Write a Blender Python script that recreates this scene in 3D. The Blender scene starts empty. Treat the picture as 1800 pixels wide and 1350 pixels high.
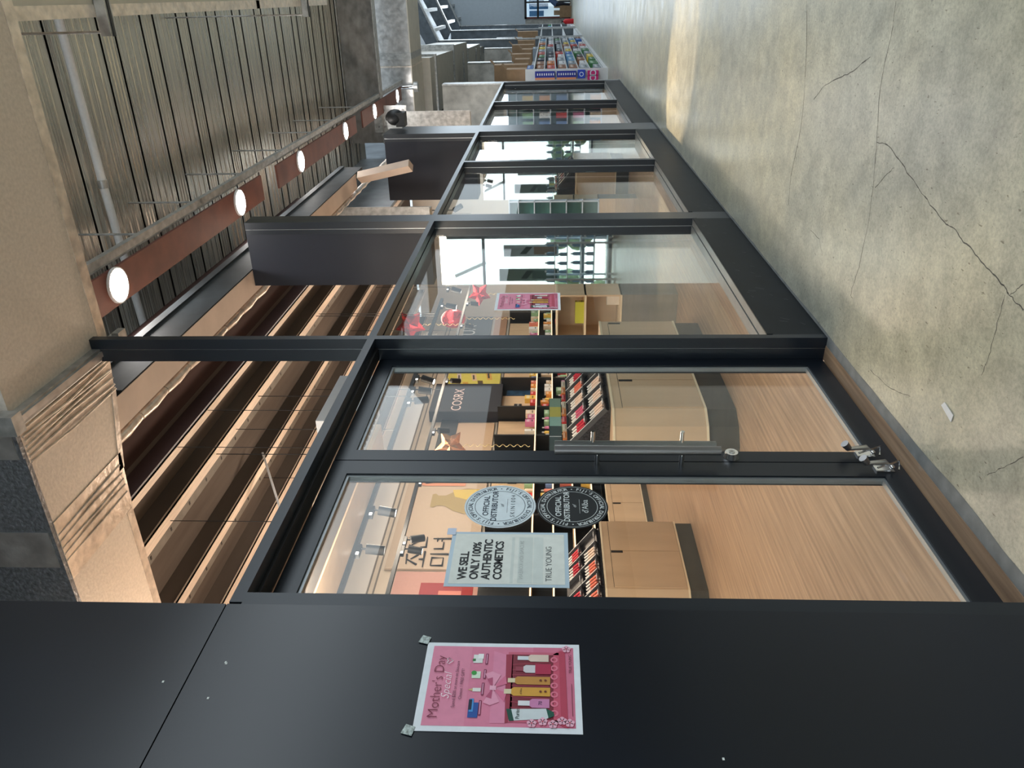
import bpy, math, random
from math import sin, cos, pi, atan2, radians, sqrt
from mathutils import Vector, Matrix
R = random.Random(7)
SC = bpy.context.scene
COL = SC.collection
# ------------------------------------------------------------------ camera (phone held sideways: picture is rolled 90 degrees)
F = 1352.0; CAM = Vector((0.0, -1.62, 1.44))
_p = math.atan(65 / F); _a = atan2(687, F * cos(_p) + 65 * sin(_p))
FWD = Vector((cos(_a) * cos(_p), sin(_a) * cos(_p), sin(_p)))
RGT = Vector((sin(_a), -cos(_a), 0))
UPV = Vector((-cos(_a) * sin(_p), -sin(_a) * sin(_p), cos(_p)))
cd = bpy.data.cameras.new('camera'); cam = bpy.data.objects.new('camera', cd); COL.objects.link(cam)
cd.lens = 36.0 * F / 1800; cd.sensor_width = 36; cd.clip_end = 300; cd.clip_start = 0.05
m = Matrix.Identity(4)
for i, v in enumerate((-UPV, RGT, -FWD)):
    for j in range(3): m[j][i] = v[j]
m.translation = CAM; cam.matrix_world = m
SC.camera = cam
def at(xi, yi, ax, val):
    """world point where the measured sight line meets the plane coordinate[ax] = val"""
    r = FWD + RGT * ((1350 - yi - 675) / F) - UPV * ((xi - 900) / F)
    return CAM + r * ((val - CAM[ax]) / r[ax])
# ------------------------------------------------------------------ world, lights, exposure
SC.view_settings.view_transform = 'Standard'; SC.view_settings.look = 'None'
SC.view_settings.exposure = 0.45; SC.view_settings.gamma = 1.0
SC.view_settings.use_curve_mapping = False
w = bpy.data.worlds.new('daylight'); SC.world = w; w.use_nodes = True
bg = w.node_tree.nodes['Background']; bg.inputs[0].default_value = (0.80, 0.92, 1.0, 1); bg.inputs[1].default_value = 0.86
def area(name, loc, tgt, sx, sy, power, color):
    l = bpy.data.lights.new(name, 'AREA'); l.shape = 'RECTANGLE'; l.size = sx; l.size_y = sy
    l.energy = power; l.color = color
    o = bpy.data.objects.new(name, l); COL.objects.link(o); o.location = loc
    o.rotation_euler = (Vector(tgt) - Vector(loc)).to_track_quat('-Z', 'Y').to_euler()
    return o
WARM = (1.0, 0.80, 0.62); DAY = (0.85, 0.94, 1.0)
area('hall_roof_daylight', (9, -7.5, 6.2), (9, -3, 0), 22, 3.5, 480, DAY)
area('hall_far_daylight', (52, -4, 6.5), (30, -1, 1), 9, 5, 520, (0.78, 0.9, 1.0))
for k, (x, y) in enumerate(((3.4, 3.4), (6.2, 3.9), (9.6, 3.6), (13.4, 3.4))):
    area('shop_ceiling_light', (x, y, 4.0), (x, y, 0), 2.0, 1.4, 46, WARM)
for x, y, e in ((3.6, 2.3, 34), (6.4, 2.5, 40), (9.6, 2.6, 40), (13.2, 2.6, 34)):  # added point lights without fittings, to brighten the shop roof and duct
    l = bpy.data.lights.new('shop_roof_fill', 'POINT'); l.energy = e; l.color = WARM; l.shadow_soft_size = 0.15
    o = bpy.data.objects.new('shop_roof_fill', l); COL.objects.link(o); o.location = (x, y, 3.05)
area('counter_fill', (3.6, 1.2, 2.80), (5.6, 3.0, .5), 1.6, 0.5, 46, WARM)  # added fill light, brightens the counter fronts
area('shop_end_fill', (15.2, 1.6, 3.4), (16.8, 1.4, 1.2), 0.8, 0.8, 45, DAY)  # added cool fill, brightens the shelving at the far end
area('shop_wall_light', (10.5, 3.3, 3.2), (11.0, 5.3, 1.9), 8.0, 0.3, 26, WARM)
# ------------------------------------------------------------------ materials
MATS = {}
def mat(name, col, rough=0.5, metal=0.0, var=0.0, scale=6.0, stretch=(1, 1, 1), bump=0.0, col2=None, emit=0.0, detail=4, rvar=0.0, spec=0.5):
    if name in MATS: return MATS[name]
    M = bpy.data.materials.new(name); M.use_nodes = True; nt = M.node_tree; N = nt.nodes; L = nt.links
    b = N['Principled BSDF']
    b.inputs['Base Color'].default_value = (*col, 1); b.inputs['Roughness'].default_value = rough
    b.inputs['Metallic'].default_value = metal; b.inputs['Specular IOR Level'].default_value = spec
    g = N.new('ShaderNodeNewGeometry'); mp = N.new('ShaderNodeMapping'); mp.inputs['Scale'].default_value = stretch
    nz = N.new('ShaderNodeTexNoise'); nz.inputs['Scale'].default_value = scale; nz.inputs['Detail'].default_value = detail
    L.new(g.outputs['Position'], mp.inputs['Vector']); L.new(mp.outputs['Vector'], nz.inputs['Vector'])
    rp = N.new('ShaderNodeValToRGB'); rp.color_ramp.elements[0].position = 0.3; rp.color_ramp.elements[1].position = 0.7
    c2 = col2 if col2 else tuple(c * (1 - var) for c in col)
    c1 = col if col2 else tuple(min(1, c * (1 + var * 0.6)) for c in col)
    rp.color_ramp.elements[0].color = (*c2, 1); rp.color_ramp.elements[1].color = (*c1, 1)
    L.new(nz.outputs['Fac'], rp.inputs['Fac']); L.new(rp.outputs['Color'], b.inputs['Base Color'])
    if rvar:
        mr = N.new('ShaderNodeMapRange'); mr.inputs['To Min'].default_value = max(0.02, rough - rvar); mr.inputs['To Max'].default_value = rough + rvar
        L.new(nz.outputs['Fac'], mr.inputs['Value']); L.new(mr.outputs['Result'], b.inputs['Roughness'])
    if bump:
        bp = N.new('ShaderNodeBump'); bp.inputs['Strength'].default_value = bump; bp.inputs['Distance'].default_value = 0.01
        L.new(nz.outputs['Fac'], bp.inputs['Height']); L.new(bp.outputs['Normal'], b.inputs['Normal'])
    if emit:
        b.inputs['Emission Color'].default_value = (*col, 1); b.inputs['Emission Strength'].default_value = emit
    MATS[name] = M
    return M
def flat(name, col, rough=0.6): return mat(name, col, rough, var=0.05, scale=40)
def srgb(r, g, b): return tuple(((c / 255) / 12.92 if c / 255 <= 0.04045 else ((c / 255 + 0.055) / 1.055) ** 2.4) for c in (r, g, b))
def pc(r, g, b, rough=0.55):
    return flat('print_%d_%d_%d' % (r, g, b), srgb(r, g, b), rough)
black = mat('black_powder_coat', (0.007, 0.012, 0.020), 0.34, spec=.5, var=0.25, scale=1.2, rvar=0.05)
blackp = mat('black_panel', (0.0018, 0.0048, 0.012), 0.30, spec=.5, var=0.35, scale=0.9, rvar=0.06)
trackm = mat('black_track', (0.008, 0.008, 0.009), 0.45, var=0.2)
silver = mat('brushed_steel', (0.62, 0.62, 0.62), 0.28, 1.0, var=0.1, scale=30, stretch=(1, 1, 0.05))
chrome = mat('chrome', (0.8, 0.8, 0.8), 0.12, 1.0, var=0.05)
darksteel = mat('grey_steel_bar', (0.30, 0.29, 0.29), 0.32, 0.85, var=0.08, scale=20, stretch=(1, 1, .1))
galv = mat('galvanised_steel', (0.50, 0.50, 0.49), 0.42, 0.7, var=0.35, scale=14, bump=0.1, rvar=0.1)
foil = mat('insulation_foil', (0.62, 0.61, 0.60), 0.36, 0.85, var=0.22, scale=9, stretch=(1, 1, 1), bump=0.5, rvar=0.12)
jacket = mat('duct_jacket', (0.68, 0.60, 0.52), 0.50, 0.15, var=0.10, scale=55, bump=0.25)
tape = mat('foil_tape', (0.80, 0.70, 0.61), 0.34, 0.55, var=0.25, scale=18, bump=0.6, rvar=0.1)
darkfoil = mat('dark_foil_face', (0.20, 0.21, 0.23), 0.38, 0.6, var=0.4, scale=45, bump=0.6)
deckm = mat('ribbed_deck', (0.60, 0.585, 0.525), 0.28, 0.6, var=0.16, scale=7, stretch=(8, .10, 1), detail=3, bump=0.0, rvar=0.08)
deckj = mat('deck_joint', (0.03, 0.03, 0.03), 0.6)
redstrip = mat('red_oxide_board', (0.17, 0.055, 0.035), 0.5, var=0.25, scale=5)
tanpaint = mat('tan_fascia', (0.62, 0.50, 0.42), 0.55, var=0.12, scale=4)
roofpanel = mat('brown_roof_panel', (0.125, 0.102, 0.088), 0.8, spec=.2, var=0.2, scale=2.5, stretch=(.3, 4, 1))
roofred = mat('red_brown_roof_panel', (0.055, 0.030, 0.028), 0.75, spec=.2, var=0.3, scale=2.5, stretch=(.3, 4, 1))
purlinm = mat('pale_purlin', (0.86, 0.73, 0.62), 0.5, var=0.15, scale=12, stretch=(.3, 6, 1))
gyps = mat('grey_brown_soffit', (0.20, 0.175, 0.155), 0.6, var=0.12, scale=3)
woodf = mat('oak_plank_floor', (0.47, 0.315, 0.20), 0.34, var=0.3, scale=4.2, stretch=(.32, 9, 1), bump=0.04, rvar=0.07, col2=(0.22, 0.135, 0.082), detail=8)
woodc = mat('pale_wood_cabinet', (0.62, 0.45, 0.29), 0.5, var=0.1, scale=6, stretch=(1, 1, .15), rvar=0.04)
woode = mat('cream_edge_band', (0.86, 0.72, 0.50), 0.5, var=0.05)
woodl = mat('light_wood_panel', (0.68, 0.50, 0.32), 0.5, var=0.12, scale=7, stretch=(1, 1, .2))
toek = mat('dark_toe_kick', (0.055, 0.052, 0.045), 0.35, var=0.25, scale=6)
greyw = mat('grey_wood_panel', (0.20, 0.185, 0.165), 0.5, var=0.2, scale=5, stretch=(1, 1, .12))
wallw = mat('cream_shop_wall', (0.62, 0.54, 0.45), 0.6, var=0.05)
white = flat('white_plastic', (0.8, 0.8, 0.8), 0.4)
card = mat('brown_cardboard', (0.40, 0.25, 0.14), 0.7, var=0.15)
stonem = mat('mottled_plaster', (0.62, 0.585, 0.53), 0.6, var=0.35, scale=3.5, detail=9)
cream = mat('cream_sheet_duct', (0.62, 0.57, 0.49), 0.45, 0.1, var=0.08)
redfoil = mat('red_foil', (0.75, 0.03, 0.04), 0.16, 0.75, var=0.3, scale=9, bump=0.7)
copfoil = mat('copper_foil', (0.85, 0.42, 0.22), 0.16, 0.9, var=0.3, scale=9, bump=0.7)
lampm = mat('lit_lamp_disc', (1.0, 0.98, 0.95), 0.5, emit=28.0)
ledm = mat('lit_lens', (1.0, 0.93, 0.85), 0.5, emit=9.0)
stripm = mat('lit_shelf_strip', (1.0, 0.80, 0.52), 0.5, emit=1.1)
skym = mat('bright_sky_outside', (0.88, 0.96, 1.0), 0.9, emit=3.2, var=0.03)
leafm = mat('leaves_outside', (0.35, 0.52, 0.30), 0.8, emit=0.0, var=0.6, scale=6)
mirm = mat('mirror_glass', (0.80, 0.86, 0.85), 0.015, 1.0, var=0.01)
bluew = mat('pale_blue_wall', (0.66, 0.73, 0.80), 0.6, var=0.04)
framem = mat('blue_grey_steel', (0.20, 0.23, 0.26), 0.45, 0.4, var=0.3, scale=3)
greenglass = mat('green_glass_edge', (0.10, 0.25, 0.22), 0.1, var=0.05)
def thin_glass(name, tint, refl):
    M = bpy.data.materials.new(name); M.use_nodes = True; nt = M.node_tree; N = nt.nodes; L = nt.links
    N.remove(N['Principled BSDF']); out = N['Material Output']
    t = N.new('ShaderNodeBsdfTransparent'); t.inputs[0].default_value = (*tint, 1)
    g = N.new('ShaderNodeBsdfGlossy'); g.inputs['Roughness'].default_value = 0.01
    lw = N.new('ShaderNodeLayerWeight'); lw.inputs['Blend'].default_value = 0.5
    pw_ = N.new('ShaderNodeMath'); pw_.operation = 'POWER'; pw_.inputs[1].default_value = 5; L.new(lw.outputs['Facing'], pw_.inputs[0])
    fr = N.new('ShaderNodeMath'); fr.operation = 'MULTIPLY_ADD'; fr.inputs[1].default_value = 1 - refl; fr.inputs[2].default_value = refl; L.new(pw_.outputs[0], fr.inputs[0])
    mx = N.new('ShaderNodeMixShader'); L.new(fr.outputs[0], mx.inputs[0]); L.new(t.outputs[0], mx.inputs[1]); L.new(g.outputs[0], mx.inputs[2])
    L.new(mx.outputs[0], out.inputs[0]); MATS[name] = M; return M
glass = thin_glass('window_glass', (0.95, 0.97, 0.965), 0.035)
acryl = thin_glass('clear_acrylic', (0.85, 0.87, 0.87), 0.03)
laminate = thin_glass('laminate_film', (0.9, 0.9, 0.9), 0.03)
def concrete():
    M = bpy.data.materials.new('polished_concrete'); M.use_nodes = True; nt = M.node_tree; N = nt.nodes; L = nt.links
    b = N['Principled BSDF']; g = N.new('ShaderNodeNewGeometry')
    def noise(sc, det, st=(1, 1, 1), rough=.55):
        mp = N.new('ShaderNodeMapping'); mp.inputs['Scale'].default_value = st; L.new(g.outputs['Position'], mp.inputs['Vector'])
        n = N.new('ShaderNodeTexNoise'); n.inputs['Scale'].default_value = sc; n.inputs['Detail'].default_value = det; n.inputs['Roughness'].default_value = rough
        L.new(mp.outputs['Vector'], n.inputs['Vector']); return n
    def ramp(n, p0, c0, p1, c1):
        r = N.new('ShaderNodeValToRGB'); r.color_ramp.elements[0].position = p0; r.color_ramp.elements[1].position = p1
        r.color_ramp.elements[0].color = (*c0, 1); r.color_ramp.elements[1].color = (*c1, 1); L.new(n.outputs['Fac'], r.inputs['Fac']); return r
    def mix(a, b_, fac=None, mode='MULTIPLY', f=1.0):
        x = N.new('ShaderNodeMixRGB'); x.blend_type = mode; x.inputs[0].default_value = f
        if fac: L.new(fac.outputs[0], x.inputs[0])
        L.new(a.outputs[0], x.inputs[1]); L.new(b_.outputs[0], x.inputs[2]); return x
    big = ramp(noise(1.1, 5), .35, (0.42, 0.42, 0.35), .68, (0.56, 0.55, 0.46))
    warm = ramp(noise(0.55, 3), .42, (1, 1, 1), .70, (1.0, 0.95, 0.82))
    mid = ramp(noise(7, 9, (1, 1, 1), .7), .32, (0.66, 0.66, 0.655), .62, (1.07, 1.07, 1.06))
    fine = ramp(noise(60, 6, (1, 1, 1), .75), .32, (0.70, 0.70, 0.69), .58, (1.05, 1.05, 1.05))
    speck = ramp(noise(26, 3, (1, 2.5, 1)), .30, (0.45, 0.42, 0.38), .335, (1, 1, 1))
    c = mix(mix(mix(mix(big, warm), mid), fine), speck)
    L.new(c.outputs[0], b.inputs['Base Color'])
    rn = noise(3.5, 6); mr = N.new('ShaderNodeMapRange'); mr.inputs['To Min'].default_value = 0.20; mr.inputs['To Max'].default_value = 0.48
    L.new(rn.outputs['Fac'], mr.inputs['Value']); L.new(mr.outputs['Result'], b.inputs['Roughness'])
    bp = N.new('ShaderNodeBump'); bp.inputs['Strength'].default_value = 0.12; bp.inputs['Distance'].default_value = 0.004
    bn = noise(16, 8); L.new(bn.outputs['Fac'], bp.inputs['Height']); L.new(bp.outputs['Normal'], b.inputs['Normal'])
    return M
concm = concrete()
# ------------------------------------------------------------------ mesh helpers
TXT = {}
def text_mesh(s, size, align='CENTER', font_off=0.0, shear=0.0, space=1.0):
    k = (s, size, align, font_off, shear, space)
    if k in TXT: return TXT[k]
    c = bpy.data.curves.new('t', 'FONT'); c.body = s; c.size = size; c.align_x = align; c.align_y = 'CENTER'
    c.offset = font_off; c.shear = shear; c.space_character = space; c.resolution_u = 3
    o = bpy.data.objects.new('t', c); COL.objects.link(o); dg = bpy.context.evaluated_depsgraph_get()
    me = o.evaluated_get(dg).to_mesh()
    r = ([v.co.copy() for v in me.vertices], [tuple(p.vertices) for p in me.polygons])
    o.evaluated_get(dg).to_mesh_clear(); bpy.data.objects.remove(o); bpy.data.curves.remove(c)
    TXT[k] = r; return r
LOC = {}
class MB:
    def __init__(s): s.v = []; s.f = []; s.m = []; s.mats = []; s.sm = []
    def mi(s, m):
        if m not in s.mats: s.mats.append(m)
        return s.mats.index(m)
    def add(s, vs, fs, m, smooth=False):
        n = len(s.v); s.v += [Vector(v) for v in vs]; i = s.mi(m)
        for f in fs: s.f.append(tuple(n + k for k in f)); s.m.append(i); s.sm.append(smooth)
        return s
    def box(s, x0, x1, y0, y1, z0, z1, m):
        x0, x1 = sorted((x0, x1)); y0, y1 = sorted((y0, y1)); z0, z1 = sorted((z0, z1))
        return s.add([(x, y, z) for x in (x0, x1) for y in (y0, y1) for z in (z0, z1)],
                     [(0, 1, 3, 2), (4, 6, 7, 5), (0, 4, 5, 1), (2, 3, 7, 6), (0, 2, 6, 4), (1, 5, 7, 3)], m)
    def bar(s, a, b, w, h, m, up=(0, 0, 1)):
        a = Vector(a); b = Vector(b); d = (b - a).normalized(); u = Vector(up)
        if abs(d.dot(u)) > 0.98: u = Vector((1, 0, 0))
        sd = d.cross(u).normalized() * (w / 2); uu = sd.cross(d).normalized() * (h / 2)
        vs = [p + i * sd + j * uu for p in (a, b) for i, j in ((-1, -1), (1, -1), (1, 1), (-1, 1))]
        return s.add(vs, [(0, 1, 2, 3), (7, 6, 5, 4), (0, 4, 5, 1), (1, 5, 6, 2), (2, 6, 7, 3), (3, 7, 4, 0)], m)
    def tube(s, pts, r, m, n=10, cap=True):
        pts = [Vector(p) for p in pts]; rs = r if isinstance(r, (list, tuple)) else [r] * len(pts); rings = []
        for i, p in enumerate(pts):
            d = (pts[min(i + 1, len(pts) - 1)] - pts[max(i - 1, 0)]).normalized()
            u = Vector((0, 0, 1)) if abs(d.z) < 0.9 else Vector((1, 0, 0))
            a = d.cross(u).normalized(); b = d.cross(a)
            rings.append([p + (a * cos(2 * pi * k / n) + b * sin(2 * pi * k / n)) * rs[i] for k in range(n)])
        vs = [q for rg in rings for q in rg]; fs = []
        for i in range(len(pts) - 1):
            for k in range(n):
                fs.append((i * n + k, i * n + (k + 1) % n, (i + 1) * n + (k + 1) % n, (i + 1) * n + k))
        s.add(vs, fs, m, True)
        if cap:
            s.add(rings[0], [tuple(range(n))[::-1]], m); s.add(rings[-1], [tuple(range(n))], m)
        return s
    def prism(s, poly, d, m):
        """poly: list of 3D points, swept by vector d"""
        n = len(poly); d = Vector(d); a = [Vector(p) for p in poly]; b = [p + d for p in a]
        return s.add(a + b, [tuple(range(n))[::-1], tuple(range(n, 2 * n))] + [(i, (i + 1) % n, n + (i + 1) % n, n + i) for i in range(n)], m)
    def ngon(s, pts, m): return s.add(pts, [tuple(range(len(pts)))], m)
    def text(s, t, size, o, ux, uy, m, off=0.0, **k):
        vs, fs = text_mesh(t, size, **k); o = Vector(o); ux = Vector(ux); uy = Vector(uy); nn = ux.cross(uy)
        return s.add([o + ux * v.x + uy * v.y + nn * off for v in vs], fs, m)
    def disc(s, c, r, ux, uy, m, n=32, r2=None):
        c = Vector(c); ux = Vector(ux); uy = Vector(uy)
        o = [c + (ux * cos(2 * pi * k / n) + uy * sin(2 * pi * k / n)) * r for k in range(n)]
        if r2 is None: return s.add(o, [tuple(range(n))], m)
        i = [c + (ux * cos(2 * pi * k / n) + uy * sin(2 * pi * k / n)) * r2 for k in range(n)]
        return s.add(o + i, [(k, (k + 1) % n, n + (k + 1) % n, n + k) for k in range(n)], m)
    def sphere(s, c, r, m, n=12, k=8, sc=(1, 1, 1)):
        c = Vector(c); vs = [c + Vector((0, 0, r * sc[2]))]
        for i in range(1, k):
            for j in range(n):
                t = pi * i / k; p = 2 * pi * j / n
                vs.append(c + Vector((r * sin(t) * cos(p) * sc[0], r * sin(t) * sin(p) * sc[1], r * cos(t) * sc[2])))
        vs.append(c - Vector((0, 0, r * sc[2]))); fs = [(0, 1 + j, 1 + (j + 1) % n) for j in range(n)]
        for i in range(k - 2):
            for j in range(n):
                a = 1 + i * n; fs.append((a + j, a + n + j, a + n + (j + 1) % n, a + (j + 1) % n))
        a = 1 + (k - 2) * n; fs += [(a + j, len(vs) - 1, a + (j + 1) % n) for j in range(n)]
        return s.add(vs, fs, m, True)
    def build(s, name, parent=None, bevel=0.0, **tags):
        xs = [v.x for v in s.v]; ys = [v.y for v in s.v]; zs = [v.z for v in s.v]
        if parent is None: org = Vector(((min(xs) + max(xs)) / 2, (min(ys) + max(ys)) / 2, min(zs)))
        else: org = LOC[parent.name]
        me = bpy.data.meshes.new(name); me.from_pydata([v - org for v in s.v], [], s.f)
        for m_ in s.mats: me.materials.append(m_)
        me.polygons.foreach_set('material_index', s.m); me.polygons.foreach_set('use_smooth', s.sm); me.update()
        o = bpy.data.objects.new(name, me); COL.objects.link(o)
        if parent is None: o.location = org
        else: o.parent = parent
        LOC[o.name] = org
        if bevel:
            b = o.modifiers.new('bevel', 'BEVEL'); b.width = bevel; b.segments = 2; b.limit_method = 'ANGLE'
        for k, v in tags.items(): o[k] = v
        return o
def tag(o, label, cat, group=None):
    o['label'] = label; o['category'] = cat
    if group: o['group'] = group
    return o
def empty(name, loc, label, cat, group=None):
    o = bpy.data.objects.new(name, None); COL.objects.link(o); o.location = loc; LOC[o.name] = Vector(loc)
    return tag(o, label, cat, group)
def struct(o): o['kind'] = 'structure'; return o
def dup(o, dloc, label=None, group=None, scale=None):
    c = o.copy(); COL.objects.link(c); c.location = o.location + Vector(dloc); LOC[c.name] = LOC[o.name] + Vector(dloc)
    if label: c['label'] = label
    if group: c['group'] = group
    if scale: c.scale = scale
    for ch in list(o.children):
        d = ch.copy(); COL.objects.link(d); d.parent = c; LOC[d.name] = LOC[c.name]
        for g in list(ch.children):
            e = g.copy(); COL.objects.link(e); e.parent = d; LOC[e.name] = LOC[c.name]
    return c
ORD = ['first', 'second', 'third', 'fourth', 'fifth', 'sixth', 'seventh', 'eighth', 'ninth', 'tenth', 'eleventh', 'twelfth', 'thirteenth', 'fourteenth', 'fifteenth', 'sixteenth', 'seventeenth', 'eighteenth', 'nineteenth', 'twentieth', 'twenty-first', 'twenty-second', 'twenty-third', 'twenty-fourth']
X_, Y_, Z_ = Vector((1, 0, 0)), Vector((0, 1, 0)), Vector((0, 0, 1))

# ================================================================== SETTING
b = MB().box(-8, 60, -7, 0.0, -0.3, 0.0, concm)
b.box(17.2, 60, 0.0, 8, -0.3, 0.0, concm)
floor = struct(b.build('floor'))
def crack(pts, wd, m, nm='crack'):
    q = MB(); P = [at(x, y, 2, 0.0004) for x, y in pts]
    P2 = []
    for i in range(len(P) - 1):
        for t in range(4):
            p = P[i].lerp(P[i + 1], t / 4); P2.append(p + Vector((R.uniform(-1, 1), R.uniform(-1, 1), 0)) * 0.004 * (0 if t == 0 else 1))
    P2.append(P[-1])
    for i in range(len(P2) - 1):
        d = (P2[i + 1] - P2[i]).normalized().cross(Z_) * wd * R.uniform(.5, 1.2)
        q.ngon([P2[i] - d, P2[i + 1] - d, P2[i + 1] + d, P2[i] + d], m)
    return q.build(nm, floor)
ck = flat('crack_shadow_gap', (0.10, 0.095, 0.08), 0.9)
for pts, wd in (([(1575, 2), (1567, 60), (1555, 110), (1545, 175), (1541, 250), (1537, 300), (1535, 330), (1525, 400), (1510, 470), (1498, 505), (1495, 520)], .0022),
            ([(1541, 250), (1560, 255), (1580, 280), (1600, 310), (1620, 340), (1640, 365), (1660, 390), (1675, 400), (1690, 420), (1710, 440), (1730, 465), (1750, 485), (1770, 510), (1775, 520), (1790, 535), (1799, 545)], .0024),
            ([(1767, 518), (1757, 555), (1745, 600), (1738, 625), (1725, 660)], .0014), ([(1775, 518), (1788, 507), (1799, 500)], .0018),
            ([(1735, 835), (1750, 830), (1770, 818), (1799, 803)], .0014), ([(1418, 0), (1418, 80), (1412, 190), (1405, 240), (1390, 310), (1386, 360)], .0028),
            ([(1430, 175), (1450, 150), (1480, 135), (1500, 125), (1530, 100)], .0026), ([(1538, 330), (1560, 305), (1572, 295)], .0018),
            ([(1425, 405), (1440, 420), (1446, 450)], .0015), ([(1530, 650), (1555, 675), (1580, 690), (1600, 697)], .0012)):
    crack(pts, wd, ck)
# grey mortar joint along the storefront
j = MB(); jm = mat('grey_mortar', (0.20, 0.21, 0.21), 0.8, var=0.25, scale=12)
xs = [1.2 + i * 0.16 for i in range(100)]
lo = [(x, -0.008 - 0.016 * R.random() if x < 3.8 else -0.012 - 0.01 * R.random(), 0.0008) for x in xs]
for i in range(len(xs) - 1):
    j.ngon([lo[i], lo[i + 1], (xs[i + 1], 0.045 if xs[i] < 3.7 else 0, 0.0008), (xs[i], 0.045 if xs[i] < 3.7 else 0, 0.0008)], jm)
j.build('mortar_joint', floor)
struct(MB().box(-8, 17.2, 0.0, 6.2, -0.3, 0.0, jm).box(-8, 17.2, 0.045, 6.0, -0.02, 0.004, woodf).build('floor_shop'))
# black wall panel at the left, behind the poster
bp = MB().box(-3.0, 1.722, -0.006, 0.30, 0, 2.405, blackp).box(-3.0, 1.722, -0.006, 0.30, 2.409, 6.2, blackp)
bp.box(-3.0, 1.722, 0.0, 0.30, 2.40, 2.41, trackm)
wl = struct(bp.build('wall_left'))
fl = MB(); fm = flat('white_fleck', (.75, .78, .75), .8)
for x, y in ((397, 1164), (287, 1198), (366, 1227), (1272, 1334), (398, 1166)):
    p = at(x, y, 1, -0.0068); fl.box(p.x - .003, p.x + .003, -.0072, -.006, p.z - .002, p.z + .003, fm)
fl.build('paint_fleck', wl)
# ------------------------------------------------------------------ storefront frame
T0, T1 = 2.366, 2.406
fr = MB()
fr.box(1.737, 17.10, 0.0, 0.06, T0, T1, black); fr.box(1.737, 17.10, 0.066, 0.13, T0 - .004, T1, black); fr.box(1.737, 17.1, .05, .07, T0 + .006, T1, trackm)
header = struct(fr.build('trim_1')); header['label'] = 'black steel transom running along the whole storefront'
def post(n, x0, x1, z0, z1, lab, deep=0.13):
    b = MB().box(x0, x1, 0, 0.058, z0, z1, black).box(x0 + .002, x1, 0.064, deep, z0, z1, black).box(x0 + .008, x1, .05, .07, z0, z1, silver)
    o = struct(b.build('trim_%d' % n)); o['label'] = lab; return o
post(2, 1.724, 1.779, 0, T0, 'black left jamb of the double door')
post(3, 3.72, 3.766, 0, T0, 'tall black post right of the double door, lower part')
post(4, 3.72, 3.766, T1, 3.93, 'tall black post right of the double door, upper part')
post(5, 6.10, 6.30, 0, T0, 'black post between the first and second window, lower part')
post(6, 6.10, 6.30, T1, 3.93, 'black post between the first and second window, upper part', .1)
post(7, 10.60, 11.15, 0, T0, 'wide black pier between the second and third window, lower part')
post(8, 10.50, 11.15, T1, 3.63, 'wide black pier between the second and third window, upper part', .1)
post(9, 8.53, 8.60, .3, T0, 'thin black mullion in the second window')
post(10, 13.72, 13.80, .3, T0, 'thin black mullion in the third window')
post(11, 16.95, 17.10, 0, T0, 'black end post at the far end of the storefront')
# curbs under the windows
curbm = mat('scuffed_black_curb', (0.008, 0.011, 0.014), 0.5, var=0.3, scale=6, spec=.22)
sillm = mat('grey_sill', (0.17, 0.175, 0.17), 0.45, 0.2, var=0.15, scale=8)
def curb(n, x0, x1):
    b = MB().box(x0, x1, 0, 0.115, 0.0, 0.296, curbm).box(x0, x1, -0.003, .004, 0.268, 0.30, curbm).box(x0, x1, .004, .055, .296, .300, sillm).box(x0, x1, .062, .13, .296, .304, sillm)
    o = struct(b.build('trim_%d' % n)); return o
curb(12, 3.766, 6.10); curb(13, 6.30, 10.60); curb(14, 11.15, 16.95)
sc = MB(); scm = flat('pale_scuff', (0.16, 0.17, 0.17), .6)
for k in range(26):
    x = R.uniform(3.8, 6.6); z = R.uniform(.05, .25); d = Vector((R.uniform(.004, .03), 0, R.uniform(.01, .045)))
    p = Vector((x, -.0008, z)); sc.ngon([p, p + Vector((.002, 0, -.001)), p + d + Vector((.002, 0, 0)), p + d], scm)
    bpy.data.objects
sco = sc.build('scuff_marks', bpy.data.objects['trim_12'])
# fins (partition ends above and mirrors below)
finm = mat('navy_partition', (0.009, 0.012, 0.022), 0.45, spec=.35, var=0.15, scale=2)
f1 = MB().box(6.115, 6.29, 0.1, 0.545, T1, 3.935, finm).build('wall_fin_near'); struct(f1)
f2 = MB().box(10.52, 10.9, 0.1, 0.88, T1, 3.63, finm).build('wall_fin_far'); struct(f2)
def mirror(x, y0, y1, z0, z1, lab):
    r = empty('wall_mirror', (x, (y0 + y1) / 2, z0), lab, 'mirror')
    MB().box(x, x + .006, y0, y1, z0, z1, mirm).build('mirror_pane', r)
    MB().box(x + .0065, x + .03, y0, y1 - .004, z0, z1, greyw).build('backing_board', r)
mirror(6.11, .131, .545, .004, 2.335, 'tall mirror inside the first window reflecting bright shop windows')
mirror(10.56, .131, .90, .004, 2.335, 'tall mirror inside the second window reflecting bright shop windows')
# window panes
def pane(n, x0, x1):
    o = struct(MB().box(x0, x1, .118, .124, .30, T0, glass).build('window_%d' % n)); return o
pane(1, 3.768, 6.098); pane(2, 6.302, 8.528); pane(3, 8.602, 10.598); pane(4, 11.152, 13.718); pane(5, 13.802, 16.948)
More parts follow.
